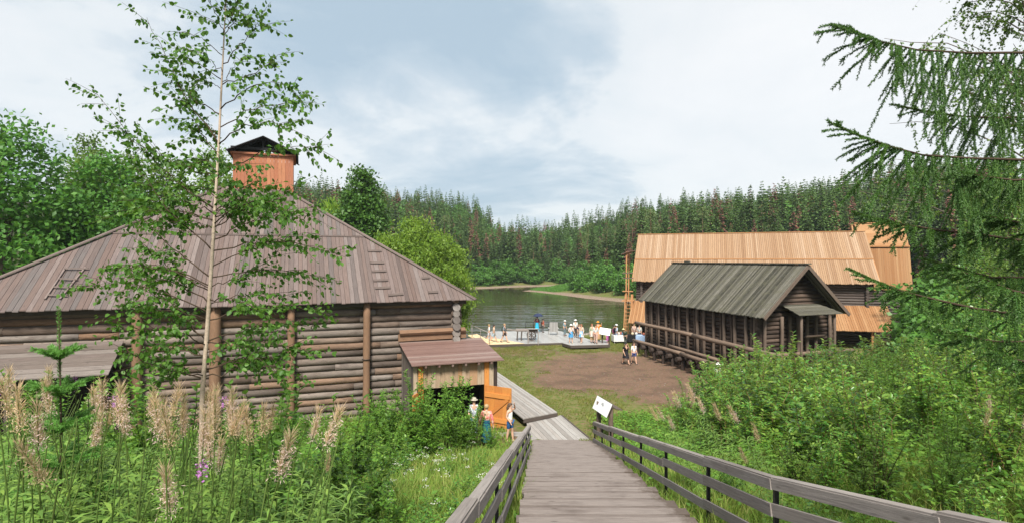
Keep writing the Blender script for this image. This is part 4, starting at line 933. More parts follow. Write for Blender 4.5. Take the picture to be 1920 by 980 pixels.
# ---------------------------------------------------------------- young birch in the left foreground
DB = 5.5; g = np.random.default_rng(77)
bx = at(378, 760, DB); bz0 = gz(bx.x, bx.y)
yb = wthing('young_birch', 'slender young birch sapling with sparse branches rising in front of the hip roof', 'tree', (bx.x, bx.y, bz0))
tp = [Vector((bx.x-.03, bx.y, bz0-.1))]+[at(px, py, DB+dd) for px, py, dd in ((379, 740, 0), (389, 610, .02), (397, 490, 0), (404, 375, -.02), (411, 250, 0), (417, 125, .03), (423, 10, .02), (428, -60, 0))]
tr_ = [.024, .022, .020, .017, .014, .011, .008, .005, .003]
m_ = MB(); m_.tube(tp, tr_, 10); m_.build('trunk', M['birch_bark'], yb)
def tz(py):
    for a, b in zip(tp, tp[1:]):
        ya, yb_ = CY-(a.z-CAMZ)*FPX/a.y, CY-(b.z-CAMZ)*FPX/b.y
        if ya >= py >= yb_: return a.lerp(b, (ya-py)/(ya-yb_))
    return tp[-1].copy()
brs = [(392, 168, 157), (270, 275, 33), (215, 300, 120), (330, 205, 235), (470, 238, 285), (520, 225, 350), (545, 255, 440), (585, 138, 540), (600, 235, 515), (640, 265, 585), (668, 290, 650), (700, 300, 700),
       (330, 600, 275), (395, 590, 330), (425, 560, 395), (470, 647, 482), (500, 600, 440), (520, 620, 525), (570, 545, 560), (600, 612, 585), (640, 615, 615), (660, 600, 665), (690, 585, 715), (640, 520, 700), (560, 520, 610), (450, 610, 400),
       (240, 590, 190), (205, 557, 158), (160, 543, 92), (120, 500, 18), (70, 450, -40), (60, 388, -20), (105, 345, 60), (150, 305, 105), (20, 440, -60), (290, 330, 160), (270, 545, 235), (350, 330, 300), (380, 520, 350), (430, 320, 420), (620, 330, 600), (680, 470, 690)]
bm_ = MB(); LP = []; LD = []
for q in range(12):
    py = g.uniform(30, 420); ex = 408+g.choice([-1, 1])*g.uniform(35, 85); brs.append((py, ex, py-g.uniform(10, 60)))
for q in range(22):
    py = g.uniform(380, 720); ex = 400+g.choice([-1, 1])*g.uniform(50, 210); brs.append((py, ex, py-g.uniform(-10, 90)))
for py, ex, ey in brs:
    p0 = tz(py); dd = g.uniform(-1.0, .9)*min(1, abs(ex-400)/220+.25); p1 = at(ex, ey, DB)+Vector((0, 1, (487-ey)/FPX))*dd*0+Vector(((ex-CX)/FPX, 1, -(ey-CY)/FPX))*dd
    ln = (p1-p0).length; n = 12; pts = []
    for i in range(n+1):
        t = i/n; p = p0.lerp(p1, t); p.z += ln*.10*math.sin(math.pi*t)*(-.6 if ey < py-60 else .9); p += Vector(g.normal(size=3))*.012*(0 < i < n); pts.append(p)
    r0 = .003+.0045*min(1, ln/1.3); bm_.tube(pts, [r0*(1-.82*i/n) for i in range(n+1)], 5)
    tw = [(pts, .22)]
    for q in range(int(3+ln*7.5)):
        t = g.uniform(.22, .97); i = min(n-1, int(t*n)); b0 = pts[i].lerp(pts[i+1], t*n-i); d = (pts[i+1]-pts[i]).normalized()
        sd_ = Vector(g.normal(size=3)); sd_ -= d*sd_.dot(d); sd_.normalize(); L_ = g.uniform(.15, .52)*(1.15-t*.6)
        dv = d*.8+sd_*.8; dv.z = dv.z*.6+.05; dv.normalize(); tpz = [b0+dv*L_*k/4+Vector((0, 0, -.10*L_*(k/4)**2)) for k in range(5)]
        bm_.tube(tpz, [.0025, .002, .0017, .0013, .001], 4, cap=False); tw.append((tpz, 0))
    for tpz, st_ in tw:
        tl = sum((b-a).length for a, b in zip(tpz, tpz[1:])); nn = int(tl*(1-st_)*33)+2
        for q in range(nn):
            t = st_+(1-st_)*(q+g.random())/nn; t = min(.999, t); i = int(t*(len(tpz)-1)); b0 = tpz[i].lerp(tpz[i+1], t*(len(tpz)-1)-i); d = (tpz[i+1]-tpz[i]).normalized()
            v = Vector(g.normal(size=3))*.75+d*.5+Vector((0, 0, -.75)); v.normalize(); LP.append(tuple(b0+v*.014)); LD.append(tuple(v))
bm_.build('branches', M['twig'], yb)
LP = np.array(LP); n = len(LP); sz_ = g.uniform(.034, .062, n)*.9
V, F = leaves(LP, np.array(LD), rdir(n, g)+np.array([0, -.5, .5]), sz_, sz_*.84, 'oval'); place('crown', np_mesh('crown', V, F, M['leaf_birch']), yb)
print('birch leaves', n)

# ---------------------------------------------------------------- foreground spruce
sp = wthing('spruce_tree', 'near spruce with long drooping comb-like boughs reaching in from the right edge', 'tree', (6.1, 5.6, gz(6.1, 5.6)))
m_ = MB(); m_.tube([(6.1, 5.6, gz(6.1, 5.6)-.3), (6.08, 5.6, 9), (6.05, 5.6, 14)], [.17, .12, .05], 10); m_.build('trunk', M['bark'], sp)
g = np.random.default_rng(9); NP = []; ND = []; NL = []
def needles(pts, dens, ln, start=0):
    tl = sum((b-a).length for a, b in zip(pts, pts[1:])); n = max(4, int(tl*dens)); k = len(pts)-1
    for q in range(n):
        t = min(.999, start+(1-start)*(q+g.random())/n); i = int(t*k); p = pts[i].lerp(pts[i+1], t*k-i); d = (pts[i+1]-pts[i]).normalized()
        v = Vector(g.normal(size=3)); v -= d*v.dot(d); v.normalize(); NP.append(tuple(p)); ND.append(tuple(v+d*.85)); NL.append(ln*g.uniform(.7, 1.2))
def twig(m, p, d, L, droop, r, dens=300, ln=.017):
    n = 4; pts = [p+d*L*i/n+Vector((0, 0, -droop*L*(i/n)**2)) for i in range(n+1)]; m.tube(pts, [r*(1-.7*i/n) for i in range(n+1)], 4, cap=False); needles(pts, dens*1.9, ln*1.4); return pts
def bough(pts, length_hang, tipfree=.12, nside=34, hk=1.):
    m = MB(); m2 = MB(); n = len(pts); L = sum((b-a).length for a, b in zip(pts, pts[1:]))
    m.tube(pts, [.003+.011*(1-i/(n-1)) for i in range(n)], 6); needles(pts, 420, .020, .6)
    for q in range(nside):
        t = 1-(q+g.random()*.8)/nside; i = min(n-2, int(t*(n-1))); p = pts[i].lerp(pts[i+1], t*(n-1)-i); d = (pts[i+1]-pts[i]).normalized()
        if t > .8 and q % 2: continue
        sgn = 1 if g.random() < .5 else -1; sd = Vector((-d.y, d.x, 0)).normalized()*sgn; grow = min(1, (1-t)/.62+.10)
        hang = 0 if t > 1-tipfree else hk*min(1, (1-tipfree-t)/.35)
        dv = (d*(1-.55*hang)+sd*(.62-.1*hang)+Vector((0, 0, -.12-.95*hang+g.uniform(-.15, .15)))).normalized()
        L1 = length_hang*grow*(.22+.95*g.random()**1.3); tp_ = twig(m2, p, dv, L1, .10+.25*hang, .007)
        ns = int(L1*9)
        for w in range(ns):
            tt = g.uniform(.12, .95); k = min(3, int(tt*4)); b0 = tp_[k].lerp(tp_[k+1], tt*4-k); dd = (tp_[k+1]-tp_[k]).normalized(); s2 = Vector(g.normal(size=3)); s2 -= dd*s2.dot(dd); s2.normalize()
            v2 = (dd*.6+s2*.6+Vector((0, 0, -.55*hang-.1))).normalized(); twig(m2, b0, v2, L1*.36*(1.1-tt)*g.uniform(.6, 1.3)+.035, .3, .006, 260, .014)
    return m, m2
def bpts(ps): return [at(*p) for p in ps]
BO = [([(2060, 88, 5.3), (1920, 99, 5.2), (1820, 100, 5.1), (1720, 94, 5.0), (1650, 78, 4.9), (1600, 60, 4.85), (1558, 46, 4.8)], .78, 60),
      ([(2060, 292, 5.2), (1920, 300, 5.1), (1820, 297, 5.0), (1730, 291, 4.9), (1670, 275, 4.8), (1610, 254, 4.75), (1554, 229, 4.7)], .72, 62),
      ([(2060, 470, 5.3), (1920, 452, 5.3), (1840, 440, 5.2), (1760, 432, 5.1), (1690, 420, 5.0), (1640, 410, 5.0), (1600, 398, 5.0)], .55, 54),
      ([(2070, 600, 5.1), (1920, 590, 5.0), (1830, 578, 4.9), (1750, 560, 4.8), (1690, 545, 4.7), (1630, 522, 4.7), (1592, 504, 4.65)], .50, 54),
      ([(2060, 520, 5.4), (1940, 520, 5.4), (1860, 520, 5.3), (1790, 500, 5.2), (1730, 485, 5.2)], .66, 46),
      ([(2060, 640, 5.2), (1940, 640, 5.1), (1870, 640, 5.0), (1800, 628, 4.9), (1740, 612, 4.9)], .48, 40),
      ([(2060, 200, 5.6), (1960, 215, 5.5), (1880, 222, 5.4), (1800, 218, 5.3), (1730, 208, 5.2), (1672, 196, 5.1)], .42, 40),
      ([(2060, 560, 4.6), (1960, 556, 4.5), (1900, 545, 4.4), (1840, 520, 4.4), (1790, 505, 4.4)], .46, 36),
      ([(2080, 690, 4.6), (1980, 690, 4.5), (1900, 672, 4.4), (1850, 650, 4.4)], .42, 30),
      ([(2060, 440, 4.9), (1970, 430, 4.8), (1900, 415, 4.8), (1850, 405, 4.8)], .6, 36),
      ([(2060, 330, 4.8), (1970, 335, 4.8), (1900, 338, 4.8), (1840, 330, 4.8), (1800, 322, 4.8)], .62, 38)]
for ps, hl, ns in BO:
    NP, ND, NL = [], [], []; m_, m2 = bough(bpts(ps), hl*(1.0 if ps[1][1] < 350 else .72), .16, int(ns*1.35), 1. if ps[1][1] < 350 else .45); bo = m_.build('bough', M['twig'], sp); m2.build('twigs', M['needle'], bo)
    P_ = np.array(NP); n = len(P_); V, F = leaves(P_, np.array(ND), rdir(n, g), np.array(NL)*1.0, np.array(NL)*.30, 'quad'); place('needles', np_mesh('needles', V, F, M['needle']), bo); print('needles', n)

# ---------------------------------------------------------------- shrubs
def shrub(seed, H, nst, lpm, ll, mat, spread=.5, stemmat='red_stem', wr=.55, sub=5, droop=.25):
    g = np.random.default_rng(seed); m = MB(); P = []; D = []
    for s in range(nst):
        a = g.uniform(0, 6.283); h = H*g.uniform(.55, 1.05); sp_ = spread*g.uniform(.2, 1.1)*h; b = Vector((g.normal()*.12, g.normal()*.12, -.1))
        pts = [b+Vector((math.cos(a)*sp_*(i/6)**1.4, math.sin(a)*sp_*(i/6)**1.4, h*(i/6)))+Vector(g.normal(size=3))*.03*(i > 0) for i in range(7)]
        m.tube(pts, [.014*(1-.85*i/6)*H/2.5+.002 for i in range(7)], 5, cap=False); tws = [(pts, .28)]
        for q in range(sub):
            t = g.uniform(.2, .92); i = min(5, int(t*6)); p = pts[i].lerp(pts[i+1], t*6-i); aa = g.uniform(0, 6.283); L_ = H*g.uniform(.12, .30)*(1.25-t)
            dv = Vector((math.cos(aa)*.85, math.sin(aa)*.85, g.uniform(.25, .9))).normalized(); tq = [p+dv*L_*k/4-Vector((0, 0, droop*L_*(k/4)**2*.4)) for k in range(5)]
            m.tube(tq, [.005, .004, .003, .002, .0015], 4, cap=False); tws.append((tq, .08))
        for tq, st_ in tws:
            tl = sum((y-x).length for x, y in zip(tq, tq[1:])); nn = int(tl*(1-st_)*lpm)+1
            for q in range(nn):
                t = min(.999, st_+(1-st_)*(q+g.random())/nn); k = len(tq)-1; i = int(t*k); p = tq[i].lerp(tq[i+1], t*k-i); d = (tq[i+1]-tq[i]).normalized(); aa = q*2.4+g.normal()*.5
                v = Vector((math.cos(aa), math.sin(aa), g.uniform(-.35, .4)))*.85+d*.55; P.append(tuple(p)); D.append(tuple(v))
    P = np.array(P); n = len(P); l = g.uniform(.6, 1.2, n)*ll
    V, F = leaves(P, np.array(D), rdir(n, g)*.45+[0, 0, 1], l, l*wr, 'oval')
    return np_mesh('foliage', V, F, M[mat]), m.mesh('stems', M[stemmat]), n
def put_shrub(nm, label, group, x, y, me, rz, s, dz=0, cat='shrub'):
    o = thing(nm, label, cat, (x, y, gz(x, y)+dz), rz, group); o.scale = (s,)*3 if not isinstance(s, tuple) else s
    place('stems', me[1], o); place('foliage', me[0], o); return o
shr = [shrub(300+i, 2.6, 10, 32, .125, 'leaf_shrub', .42, 'red_stem', .50, 8) for i in range(5)]
shr += [shrub(310, 2.5, 11, 36, .08, 'leaf_weed', .38, 'stem', .36, 9), shrub(311, 2.4, 8, 24, .17, 'leaf_shrub', .45, 'red_stem', .6, 7), shrub(312, 2.7, 8, 34, .095, 'leaf_soft', .4, 'twig', .62, 9)]
used = []; k = 0; tries = 0
while k < 118 and tries < 20000:
    tries += 1; y = random.uniform(4.2, 28); x = random.uniform(4.6, 22)
    lim = 4.9+.02*y+max(0, 9-y)*.05+ (.9 if y > 17 else 0)+max(0, y-22)*.35
    if x < lim or x > .96*y+3.2: continue
    if y > 25 and x < 9.5: continue
    if any(math.hypot(x-a, y-b) < (.85 if y < 14 else 1.05) for a, b in used): continue
    used.append((x, y)); k += 1; e = min(1, (x-lim)/2.2)
    top = CAMZ-(622+16*math.sin(x*1.7)-CY)/FPX*y*1.0-gz(x, y); s_ = min(1.4, max(.45, top/2.6*random.uniform(.74, 1.02)))*(.55+.45*e)
    put_shrub('willow_shrub', 'leafy green shrub in the dense thicket right of the stair railing', 'shrubs in the thicket right of the stairway', x, y, shr[(k*5) % 8], k*2.1, s_)
for i, (x, y, s_) in enumerate(((10.0, 23.5, 1.5), (11.6, 23.6, 1.30), (13.2, 22.5, 1.35), (8.6, 21.5, 1.1), (7.9, 22.0, 1.2))):
    put_shrub('willow_shrub', ['tall shrub with upright shoots rising in front of the dark barn corner', 'tall shrub in front of the porch of the dark barn', 'tall shrub between the dark barn and the pine lean-to', 'shrub at the left edge of the thicket near the dirt yard', 'upright shrub at the thicket edge hiding the people in white'][i], None, x, y, shr[i % 5], i, s_*.92)
lsh = [shrub(320+i, 2.7, 13, 34, .13, 'leaf_weed', .34, 'stem', .45, 9) for i in range(2)]
for i, (x, y, s_, lb_) in enumerate(((-3.3, 19.6, 1.15, 'big leafy shrub in front of the shed doorway, nearest its left post'), (-2.2, 20.2, 1.10, 'big leafy shrub hiding the person at the open shed door'),
        (-4.0, 18.2, .95, 'bushy green shrub at the foot of the shed side wall'), (-2.6, 18.0, .85, 'bushy green shrub in front of the bigger pair at the shed doorway'), (-1.7, 18.8, .62, 'low leafy shrub at the feet of the woman in the pink top'), (-4.9, 20.6, .9, 'leafy shrub against the grey side wall of the shed'), (-1.55, 22.5, .72, 'slim leafy shrub in front of the person standing in the dark shed doorway'), (-.75, 20.8, .38, 'small leafy plant below the orange door by the stairway'), (-3.4, 16.4, .6, 'low leafy shrub in the grass below the shed'))):
    put_shrub('leafy_shrub', lb_, None, x, y, lsh[i % 2], i*1.7, s_)
bl = [shrub(340+i, 2.2, 8, 28, .11, 'leaf_weed', .4, 'stem', .6, 6) for i in range(2)]
k = 0
for (x, y, s_) in ((-2.35, 5.9, .62), (-1.9, 6.6, .66), (-3.0, 6.8, .8), (-2.0, 8.0, .75), (-3.6, 8.4, .85), (-1.5, 7.4, .5), (-4.6, 7.6, .8), (-5.8, 8.2, .85), (-2.8, 9.6, .75), (-4.4, 10.5, .75), (-6.4, 10.4, .9), (-7.8, 9.4, .9), (-5.2, 12.6, .65), (-7, 13.5, .7), (-9, 12, .9), (-9.5, 14.5, .8), (-11.5, 14, .9), (-3.8, 12.6, .5), (-6.2, 16, .6), (-8.3, 17, .7), (-10.5, 17.5, .8), (-12.8, 17.5, .8), (-13.5, 15.5, .9), (-15.5, 18, .8), (-5.8, 18.5, .55), (-7.2, 19.5, .6)):
    put_shrub('weed_bush', 'bushy green weed growing on the slope below the log building', 'weeds on the left slope', x, y, bl[k % 2], k*1.3, s_*(1.28 if x < -2.2 else 1.05)); k += 1

mixk = [shrub(360, 1.2, 9, 34, .075, 'leaf_weed', .45, 'stem', .5, 7), shrub(361, 1.1, 8, 36, .09, 'leaf_fire', .4, 'stem', .22, 6), shrub(362, 1.3, 7, 26, .10, 'leaf_shrub', .5, 'stem', .7, 5)]
mixl = ['low leafy weed with oval leaves on the left slope', 'low weed with narrow yellow green leaves on the left slope', 'low weed with broad rounded leaves on the left slope']
for i in range(190):
    y = 2.6+17*random.random()**1.5; x = -.75-random.random()**1.3*(.62*y+.6)
    if x > XL(y)-.30: continue
    put_shrub('leafy_weed', mixl[i % 3], ['oval leaved weeds on the left slope', 'narrow leaved weeds on the left slope', 'broad leaved weeds on the left slope'][i % 3], x, y, mixk[i % 3], i*1.7, random.uniform(.45, .95)*(.62 if x > -2.2 else 1), cat='weed')
for i in range(46):
    y = random.uniform(5, 19); x = random.uniform(3.35, 5.2)+.03*y
    put_shrub('leafy_weed', ['low leafy weed with oval leaves beside the right railing', 'low weed with narrow yellow green leaves beside the right railing', 'low weed with broad rounded leaves beside the right railing'][i % 3], ['oval leaved weeds by the right railing', 'narrow leaved weeds by the right railing', 'broad leaved weeds by the right railing'][i % 3], x, y, mixk[i % 3], i*1.7, random.uniform(.3, .6), cat='weed')
# ---------------------------------------------------------------- fireweed
def fireweed(seed, H, plume=True, flower=False):
    g = np.random.default_rng(seed); st = MB(); ln = Vector((g.normal()*.07, g.normal()*.07, 0)); pts = [Vector((0, 0, -.1+(H+.1)*i/8))+ln*(i/8)**2*H for i in range(9)]
    st.tube(pts, [.006*(1-.7*i/8)+.001 for i in range(9)], 5, cap=False)
    def pt(t): t = min(.999, t); i = int(t*8); return pts[i].lerp(pts[i+1], t*8-i)
    P = []; D = []; Ll = []
    for q in range(110):
        t = .12+.62*q/110; a = q*2.4; el = g.uniform(.05, .7)-(.5 if t < .3 else 0); P.append(tuple(pt(t))); D.append((math.cos(a), math.sin(a), el)); Ll.append(g.uniform(.11, .19)*(1.1-.5*t))
    P = np.array(P); Ll = np.array(Ll); n = len(P); D = unit(np.array(D)); mid = P+D*Ll[:, None]*.55; D2 = unit(D-[0, 0, .55])
    up = np.array([0, 0, 1.])+rdir(n, g)*.3; S1 = unit(np.cross(D, up)); w = Ll[:, None]*.085
    V = np.stack([P, mid-S1*w, mid+S1*w, mid+D2*Ll[:, None]*.5], 1).reshape(-1, 3); i4 = np.arange(n)[:, None]*4
    lf = np_mesh('leaves', V, [np.concatenate([i4+np.array([0, 1, 2]), i4+np.array([2, 1, 3])])], M['leaf_fire'])
    out = [('stem', st.mesh('stem', M['stem'])), ('leaves', lf)]
    if plume:
        n = 170; t = g.uniform(.87, 1.0, n); a = g.uniform(0, 6.283, n); B_ = np.array([tuple(pt(x)) for x in t]); el = g.uniform(.9, 2.8, n)
        Dd = np.stack([np.cos(a), np.sin(a), el], 1); l = g.uniform(.06, .12, n)*(1.18-t*.4); V1, F1 = leaves(B_, Dd, rdir(n, g), l, np.full(n, .0028))
        n2 = 300; t = g.uniform(.87, .97, n2); B2 = np.array([tuple(pt(x)) for x in t])+g.normal(size=(n2, 3))*[.021, .021, .016]
        V2, F2 = leaves(B2, rdir(n2, g), rdir(n2, g), g.uniform(.012, .028, n2), g.uniform(.002, .005, n2)); mm = g.random() < .5
        out.append(('seed_head', np_mesh('seed_head', V1, F1, M['plume']))); out.append(('seed_fluff', np_mesh('seed_fluff', V2, F2, M['plume_pink'] if mm else M['plume'])))
    if flower:
        n = 42; t = g.uniform(.95, 1.0, n); B3 = np.array([tuple(pt(x)) for x in t])+g.normal(size=(n, 3))*.016
        V3, F3 = leaves(B3, rdir(n, g), rdir(n, g), g.uniform(.016, .028, n), g.uniform(.012, .02, n)); out.append(('flower', np_mesh('flower', V3, F3, M['petal'])))
    return out
fw_pl = [fireweed(400+i, 1.75) for i in range(5)]; fw_gr = [fireweed(420+i, 1.35, False) for i in range(4)]; fw_fl = [fireweed(440+i, 1.8, i == 1, True) for i in range(2)]
def put_fw(kit, x, y, s_, label, group, tilt=None):
    o = thing('fireweed', label, 'wildflower', (x, y, gz(x, y)), random.uniform(0, 6.28), group); o.scale = (s_,)*3
    o.rotation_euler = (random.gauss(0, .09), random.gauss(.06, .10), random.uniform(-.5, .5))
    if tilt: o.rotation_euler = tilt
    for nm, me in kit: place(nm, me, o)
def fw_at(px, py, d, kit, label, group, H=1.75, tilt=None):
    p = at(px, py, d); s_ = (p.z-gz(p.x, p.y))/H
    put_fw(kit, p.x, p.y, max(.3, min(1.12, s_)), label, group, tilt)
lp, gp = 'tall fireweed gone to beige fluffy seed plume in the left foreground', 'fireweeds with seed plumes in the left foreground'
for i, (px, py, d) in enumerate(((48, 640, 4.2), (150, 650, 4.6), (187, 625, 4.8), (262, 640, 4.6), (340, 665, 4.1), (352, 700, 3.6), (430, 690, 4.3), (445, 720, 3.8), (285, 670, 5.2), (90, 715, 3.6), (20, 730, 3.5), (210, 720, 3.7), (395, 770, 3.4), (120, 730, 4.8), (325, 640, 5.4), (470, 760, 4.6), (240, 750, 4.2), (365, 830, 3.2), (620, 850, 6.0), (60, 690, 5.2), (455, 740, 5.4), (0, 690, 4.8), (180, 690, 5.6), (305, 720, 4.4))):
    fw_at(px, py, d, fw_pl[i % 5], lp, gp)
for i in range(22):
    px = random.gauss(390, 60) if i % 2 else random.uniform(0, 480); fw_at(px, random.uniform(670, 790), random.uniform(3.6, 6.2), fw_pl[i % 5], lp, gp)
for px, py, d, lb_ in ((118, 672, 4.3, 'fireweed with a bunch of purple flowers beside the young fir tip'), (143, 598, 5.0, 'fireweed with pale purple tip rising highest at left'), (284, 606, 5.0, 'fireweed with pink purple tip in front of the tan wall post'), (343, 838, 3.3, 'short fireweed with small purple flower low in the left foreground'), (452, 728, 5, 'fireweed with purple tip just right of the young birch stem')):
    fw_at(px, py, d, fw_fl[0], lb_, None, 1.8)
for i in range(270):
    d = random.uniform(2.6, 8.5); px = random.uniform(-60, 520) if i % 4 else random.uniform(-60, 640); p = at(px, 900, d)
    put_fw(fw_gr[i % 4], p.x, p.y, random.uniform(.85, 1.35), 'green fireweed stem with narrow leaves and no flower in the left foreground', 'leafy fireweeds in the left foreground')
lp2, gp2 = 'leaning fireweed with pale seed plume at the edge of the right thicket', 'fireweeds leaning out of the right thicket'
for i, (px, py, d) in enumerate(((1245, 765, 12.5), (1260, 760, 12), (1275, 745, 12), (1300, 750, 11.5), (1325, 755, 11), (1345, 760, 10.5), (1390, 760, 9.5), (1270, 790, 11), (1415, 820, 8.2), (1320, 715, 13), (1405, 845, 8))):
    p = at(px, py, d); s_ = max(.5, (p.z-gz(p.x+.5, p.y))/1.55); x0 = p.x+.55*s_
    put_fw(fw_pl[i % 5], x0, p.y, min(1.35, s_), lp2, gp2, (random.gauss(0, .08), -.42+random.gauss(0, .07), 0))
for i, (px, py, d) in enumerate(((1800, 760, 8), (1850, 745, 8.5), (1895, 770, 7.5))):
    fw_at(px, py, d, fw_pl[i], 'fireweed seed plume in the thicket under the spruce boughs', 'fireweed plumes under the spruce')
# young fir
g = np.random.default_rng(31); fp = at(110, 580, 4.7); fz_ = gz(fp.x, fp.y); HF = fp.z-fz_
yf = wthing('young_fir', 'small fresh green fir with bright leader in the left foreground weeds', 'tree', (fp.x, fp.y, fz_))
m_ = MB(); m_.tube([(fp.x, fp.y, fz_-.1), (fp.x+.02, fp.y, fz_+HF*.6), (fp.x, fp.y, fz_+HF)], [.016, .010, .004], 6); m_.build('trunk', M['twig'], yf)
NP, ND, NL = [], [], []; m_ = MB(); needles([Vector((fp.x+.01, fp.y, fz_+HF*.62)), Vector((fp.x, fp.y, fz_+HF+.02))], 900, .028)
for w, h in enumerate((.12, .24, .36, .48, .60, .72, .84)):
    for j in range(6):
        a = j*1.05+w*.6+g.normal()*.1; L_ = (1.02-h)*.42+.08; d = Vector((math.cos(a), math.sin(a), .35+.5*h)).normalized(); pt = twig(m_, Vector((fp.x, fp.y, fz_+HF*h)), d, L_*HF/1.8, .2, .004, 800, .024)
        for s_ in (-1, 1):
            for t in (1, 2): twig(m_, pt[t], (d+Vector((-d.y, d.x, 0))*s_*.9).normalized(), L_*.36, .2, .003, 800, .022)
m_.build('branches', M['twig'], yf); P_ = np.array(NP); n = len(P_)
V, F = leaves(P_, np.array(ND), rdir(n, g), np.array(NL), np.array(NL)*.16); place('crown', np_mesh('crown', V, F, M['needle_young']), yf)

# ---------------------------------------------------------------- ground cover
def scatter(n, x0, x1, y0, y1, ok):
    x = rng.uniform(x0, x1, n); y = rng.uniform(y0, y1, n); k = ok(x, y); x, y = x[k], y[k]; return np.stack([x, y, ground_z(x, y)], 1)
def stair_clear(x, y): return (x < xl(y)-.05) | (x > xr(y)+.02) | (y > 23.4)
okL = lambda x, y: (np.abs(x) < .98*y+1.5) & stair_clear(x, y) & ((x+22)*(-.349)+(y-21)*.937 < .3) & ~((x > .0) & (x < 3.6) & (y > 23.2))
# long grass on both slopes
P1 = scatter(270000, -16, 9, 2.2, 28, okL); P1 = P1[rng.random(len(P1)) < np.clip(1.35-P1[:, 1]/26, .3, 1)]
n = len(P1); ht = rng.uniform(.16, .5, n)*(.6+.8*vnoise(P1[:, 0], P1[:, 1], .6, 8)); strip = (P1[:, 0] > 2) & (P1[:, 0] < 5.2); ht = np.where(strip, ht*.8, ht)
ht *= np.where((P1[:, 1] > 20) & (P1[:, 0] > -1.8), .5, 1); V1, F1 = blades(P1, ht, rng.uniform(.05, 1.2, n), rng.uniform(.003, .0065, n)*(1+P1[:, 1]/14))
gr = np_mesh('slope_grass', V1, F1, M['grass']); tag(place('slope_grass', gr), 'long wild grass covering both slopes beside the stairway', 'grass', kind='stuff')
# broad weeds under everything
P2 = scatter(170000, -18, 20, 2.2, 27.5, lambda x, y: okL(x, y) & ~((x > -2.6-.02*y) & (x < 4.2) & (rng.random(len(x)) < .86)))
n = len(P2); lift = rng.random(n)**1.2*(.36+.70*vnoise(P2[:, 0], P2[:, 1], .8, 3))*np.where(P2[:, 1] > 18, .7, 1)*np.where((P2[:, 0] > -3) & (P2[:, 0] < 5), .5, 1); P2[:, 2] += lift; a = rng.uniform(0, 6.283, n)
l = rng.uniform(.045, .105, n)*(1+P2[:, 1]/28); V2, F2 = leaves(P2, np.stack([np.cos(a), np.sin(a), rng.uniform(-.35, .6, n)], 1), rdir(n)*.5+[0, 0, 1], l, l*rng.uniform(.35, .75, n), 'fold')
ug = np_mesh('undergrowth', V2, F2, M['leaf_weed']); tag(place('undergrowth', ug), 'low leafy undergrowth on both slopes', 'undergrowth', kind='stuff')
# white flower heads in the grass
P3 = scatter(170, -7, 0, 9, 21, lambda x, y: okL(x, y) & (vnoise(x, y, .5, 9) > .45)); n = len(P3); Q = np.repeat(P3, 16, 0)+rng.normal(size=(n*16, 3))*[.045, .045, .008]; Q[:, 2] += np.repeat(rng.uniform(.35, .62, n), 16)
V3, F3 = leaves(Q, rdir(len(Q)), rdir(len(Q))*.3+[0, 0, 1], np.full(len(Q), .026), np.full(len(Q), .024)); tag(place('white_wildflowers', np_mesh('white_wildflowers', V3, F3, M['umbel'])), 'tiny white flower heads dotted through the grass', 'flowers', kind='stuff')
# short yard grass
def okY(x, y):
    d = np.minimum(np.hypot((x-7.6)/6.6, (y-39.5)/8.2), np.minimum(np.hypot((x-10.5)/5, (y-33)/4.5), np.hypot((x-4.2)/3.2, (y-36)/3.5)))
    w = (np.abs(x-(2.1-.304*(y-26.8)/.953+ -.9)) < 1.25) & (y > 25.5)
    land = ((x+.8)*.95+(y-23)*-.2 < 3.3) & (y < 27) & (x > -1.5)
    return (d+.55*(vnoise(x, y, .9, 4)-.5)+.5*(vnoise(x, y, 2.6, 6)-.5) > 1.02) & (pond_sd(x, y) > 4) & ~w & ~land & ((x-14.1)*.93+(y-31.8)*.367 < 7) & (vnoise(x, y, 1.3, 12) > .22)
P4 = scatter(150000, -4, 18, 23, 56, okY); n = len(P4); V4, F4 = blades(P4, rng.uniform(.04, .12, n)*(.5+vnoise(P4[:, 0], P4[:, 1], .7, 2)), rng.uniform(.1, .8, n), rng.uniform(.006, .014, n)*1.4)
tag(place('yard_grass', np_mesh('yard_grass', V4, F4, M['yard_grass'])), 'short trodden grass in patches round the bare yard', 'grass', kind='stuff')
P5 = scatter(26000, 2, 20, 146, 180, lambda x, y: (pond_sd(x, y) > 2.2) & (x < 17)); n = len(P5); V5, F5 = blades(P5, rng.uniform(.3, .8, n), rng.uniform(.1, .6, n), rng.uniform(.03, .06, n))
tag(place('bank_reeds', np_mesh('bank_reeds', V5, F5, M['leaf_bright'])), 'bright green reeds on the sandy spit across the pond', 'reeds', kind='stuff')
Q = rng.uniform([-3.4, 59.2], [8.5, 62.2], (240, 2)); m_ = MB()
for x, y in Q:
    r = random.uniform(.08, .30); z = min(gz(x, y), -.4)+r*.3; b = len(m_.V)
    m_.lathe([(0.01, -r*.6), (r*.8, -r*.3), (r, 0), (r*.6, r*.45), (.01, r*.6)], (x, y, z), 7, 0, random.uniform(.6, 1))
    for i in range(b, len(m_.V)): m_.V[i] += Vector((random.uniform(-1, 1), random.uniform(-1, 1), random.uniform(-1, 1)))*r*.15
tag(m_.build('shore_stones', M['stone']), 'pale broken stones along the near shore behind the deck', 'stones', kind='stuff')

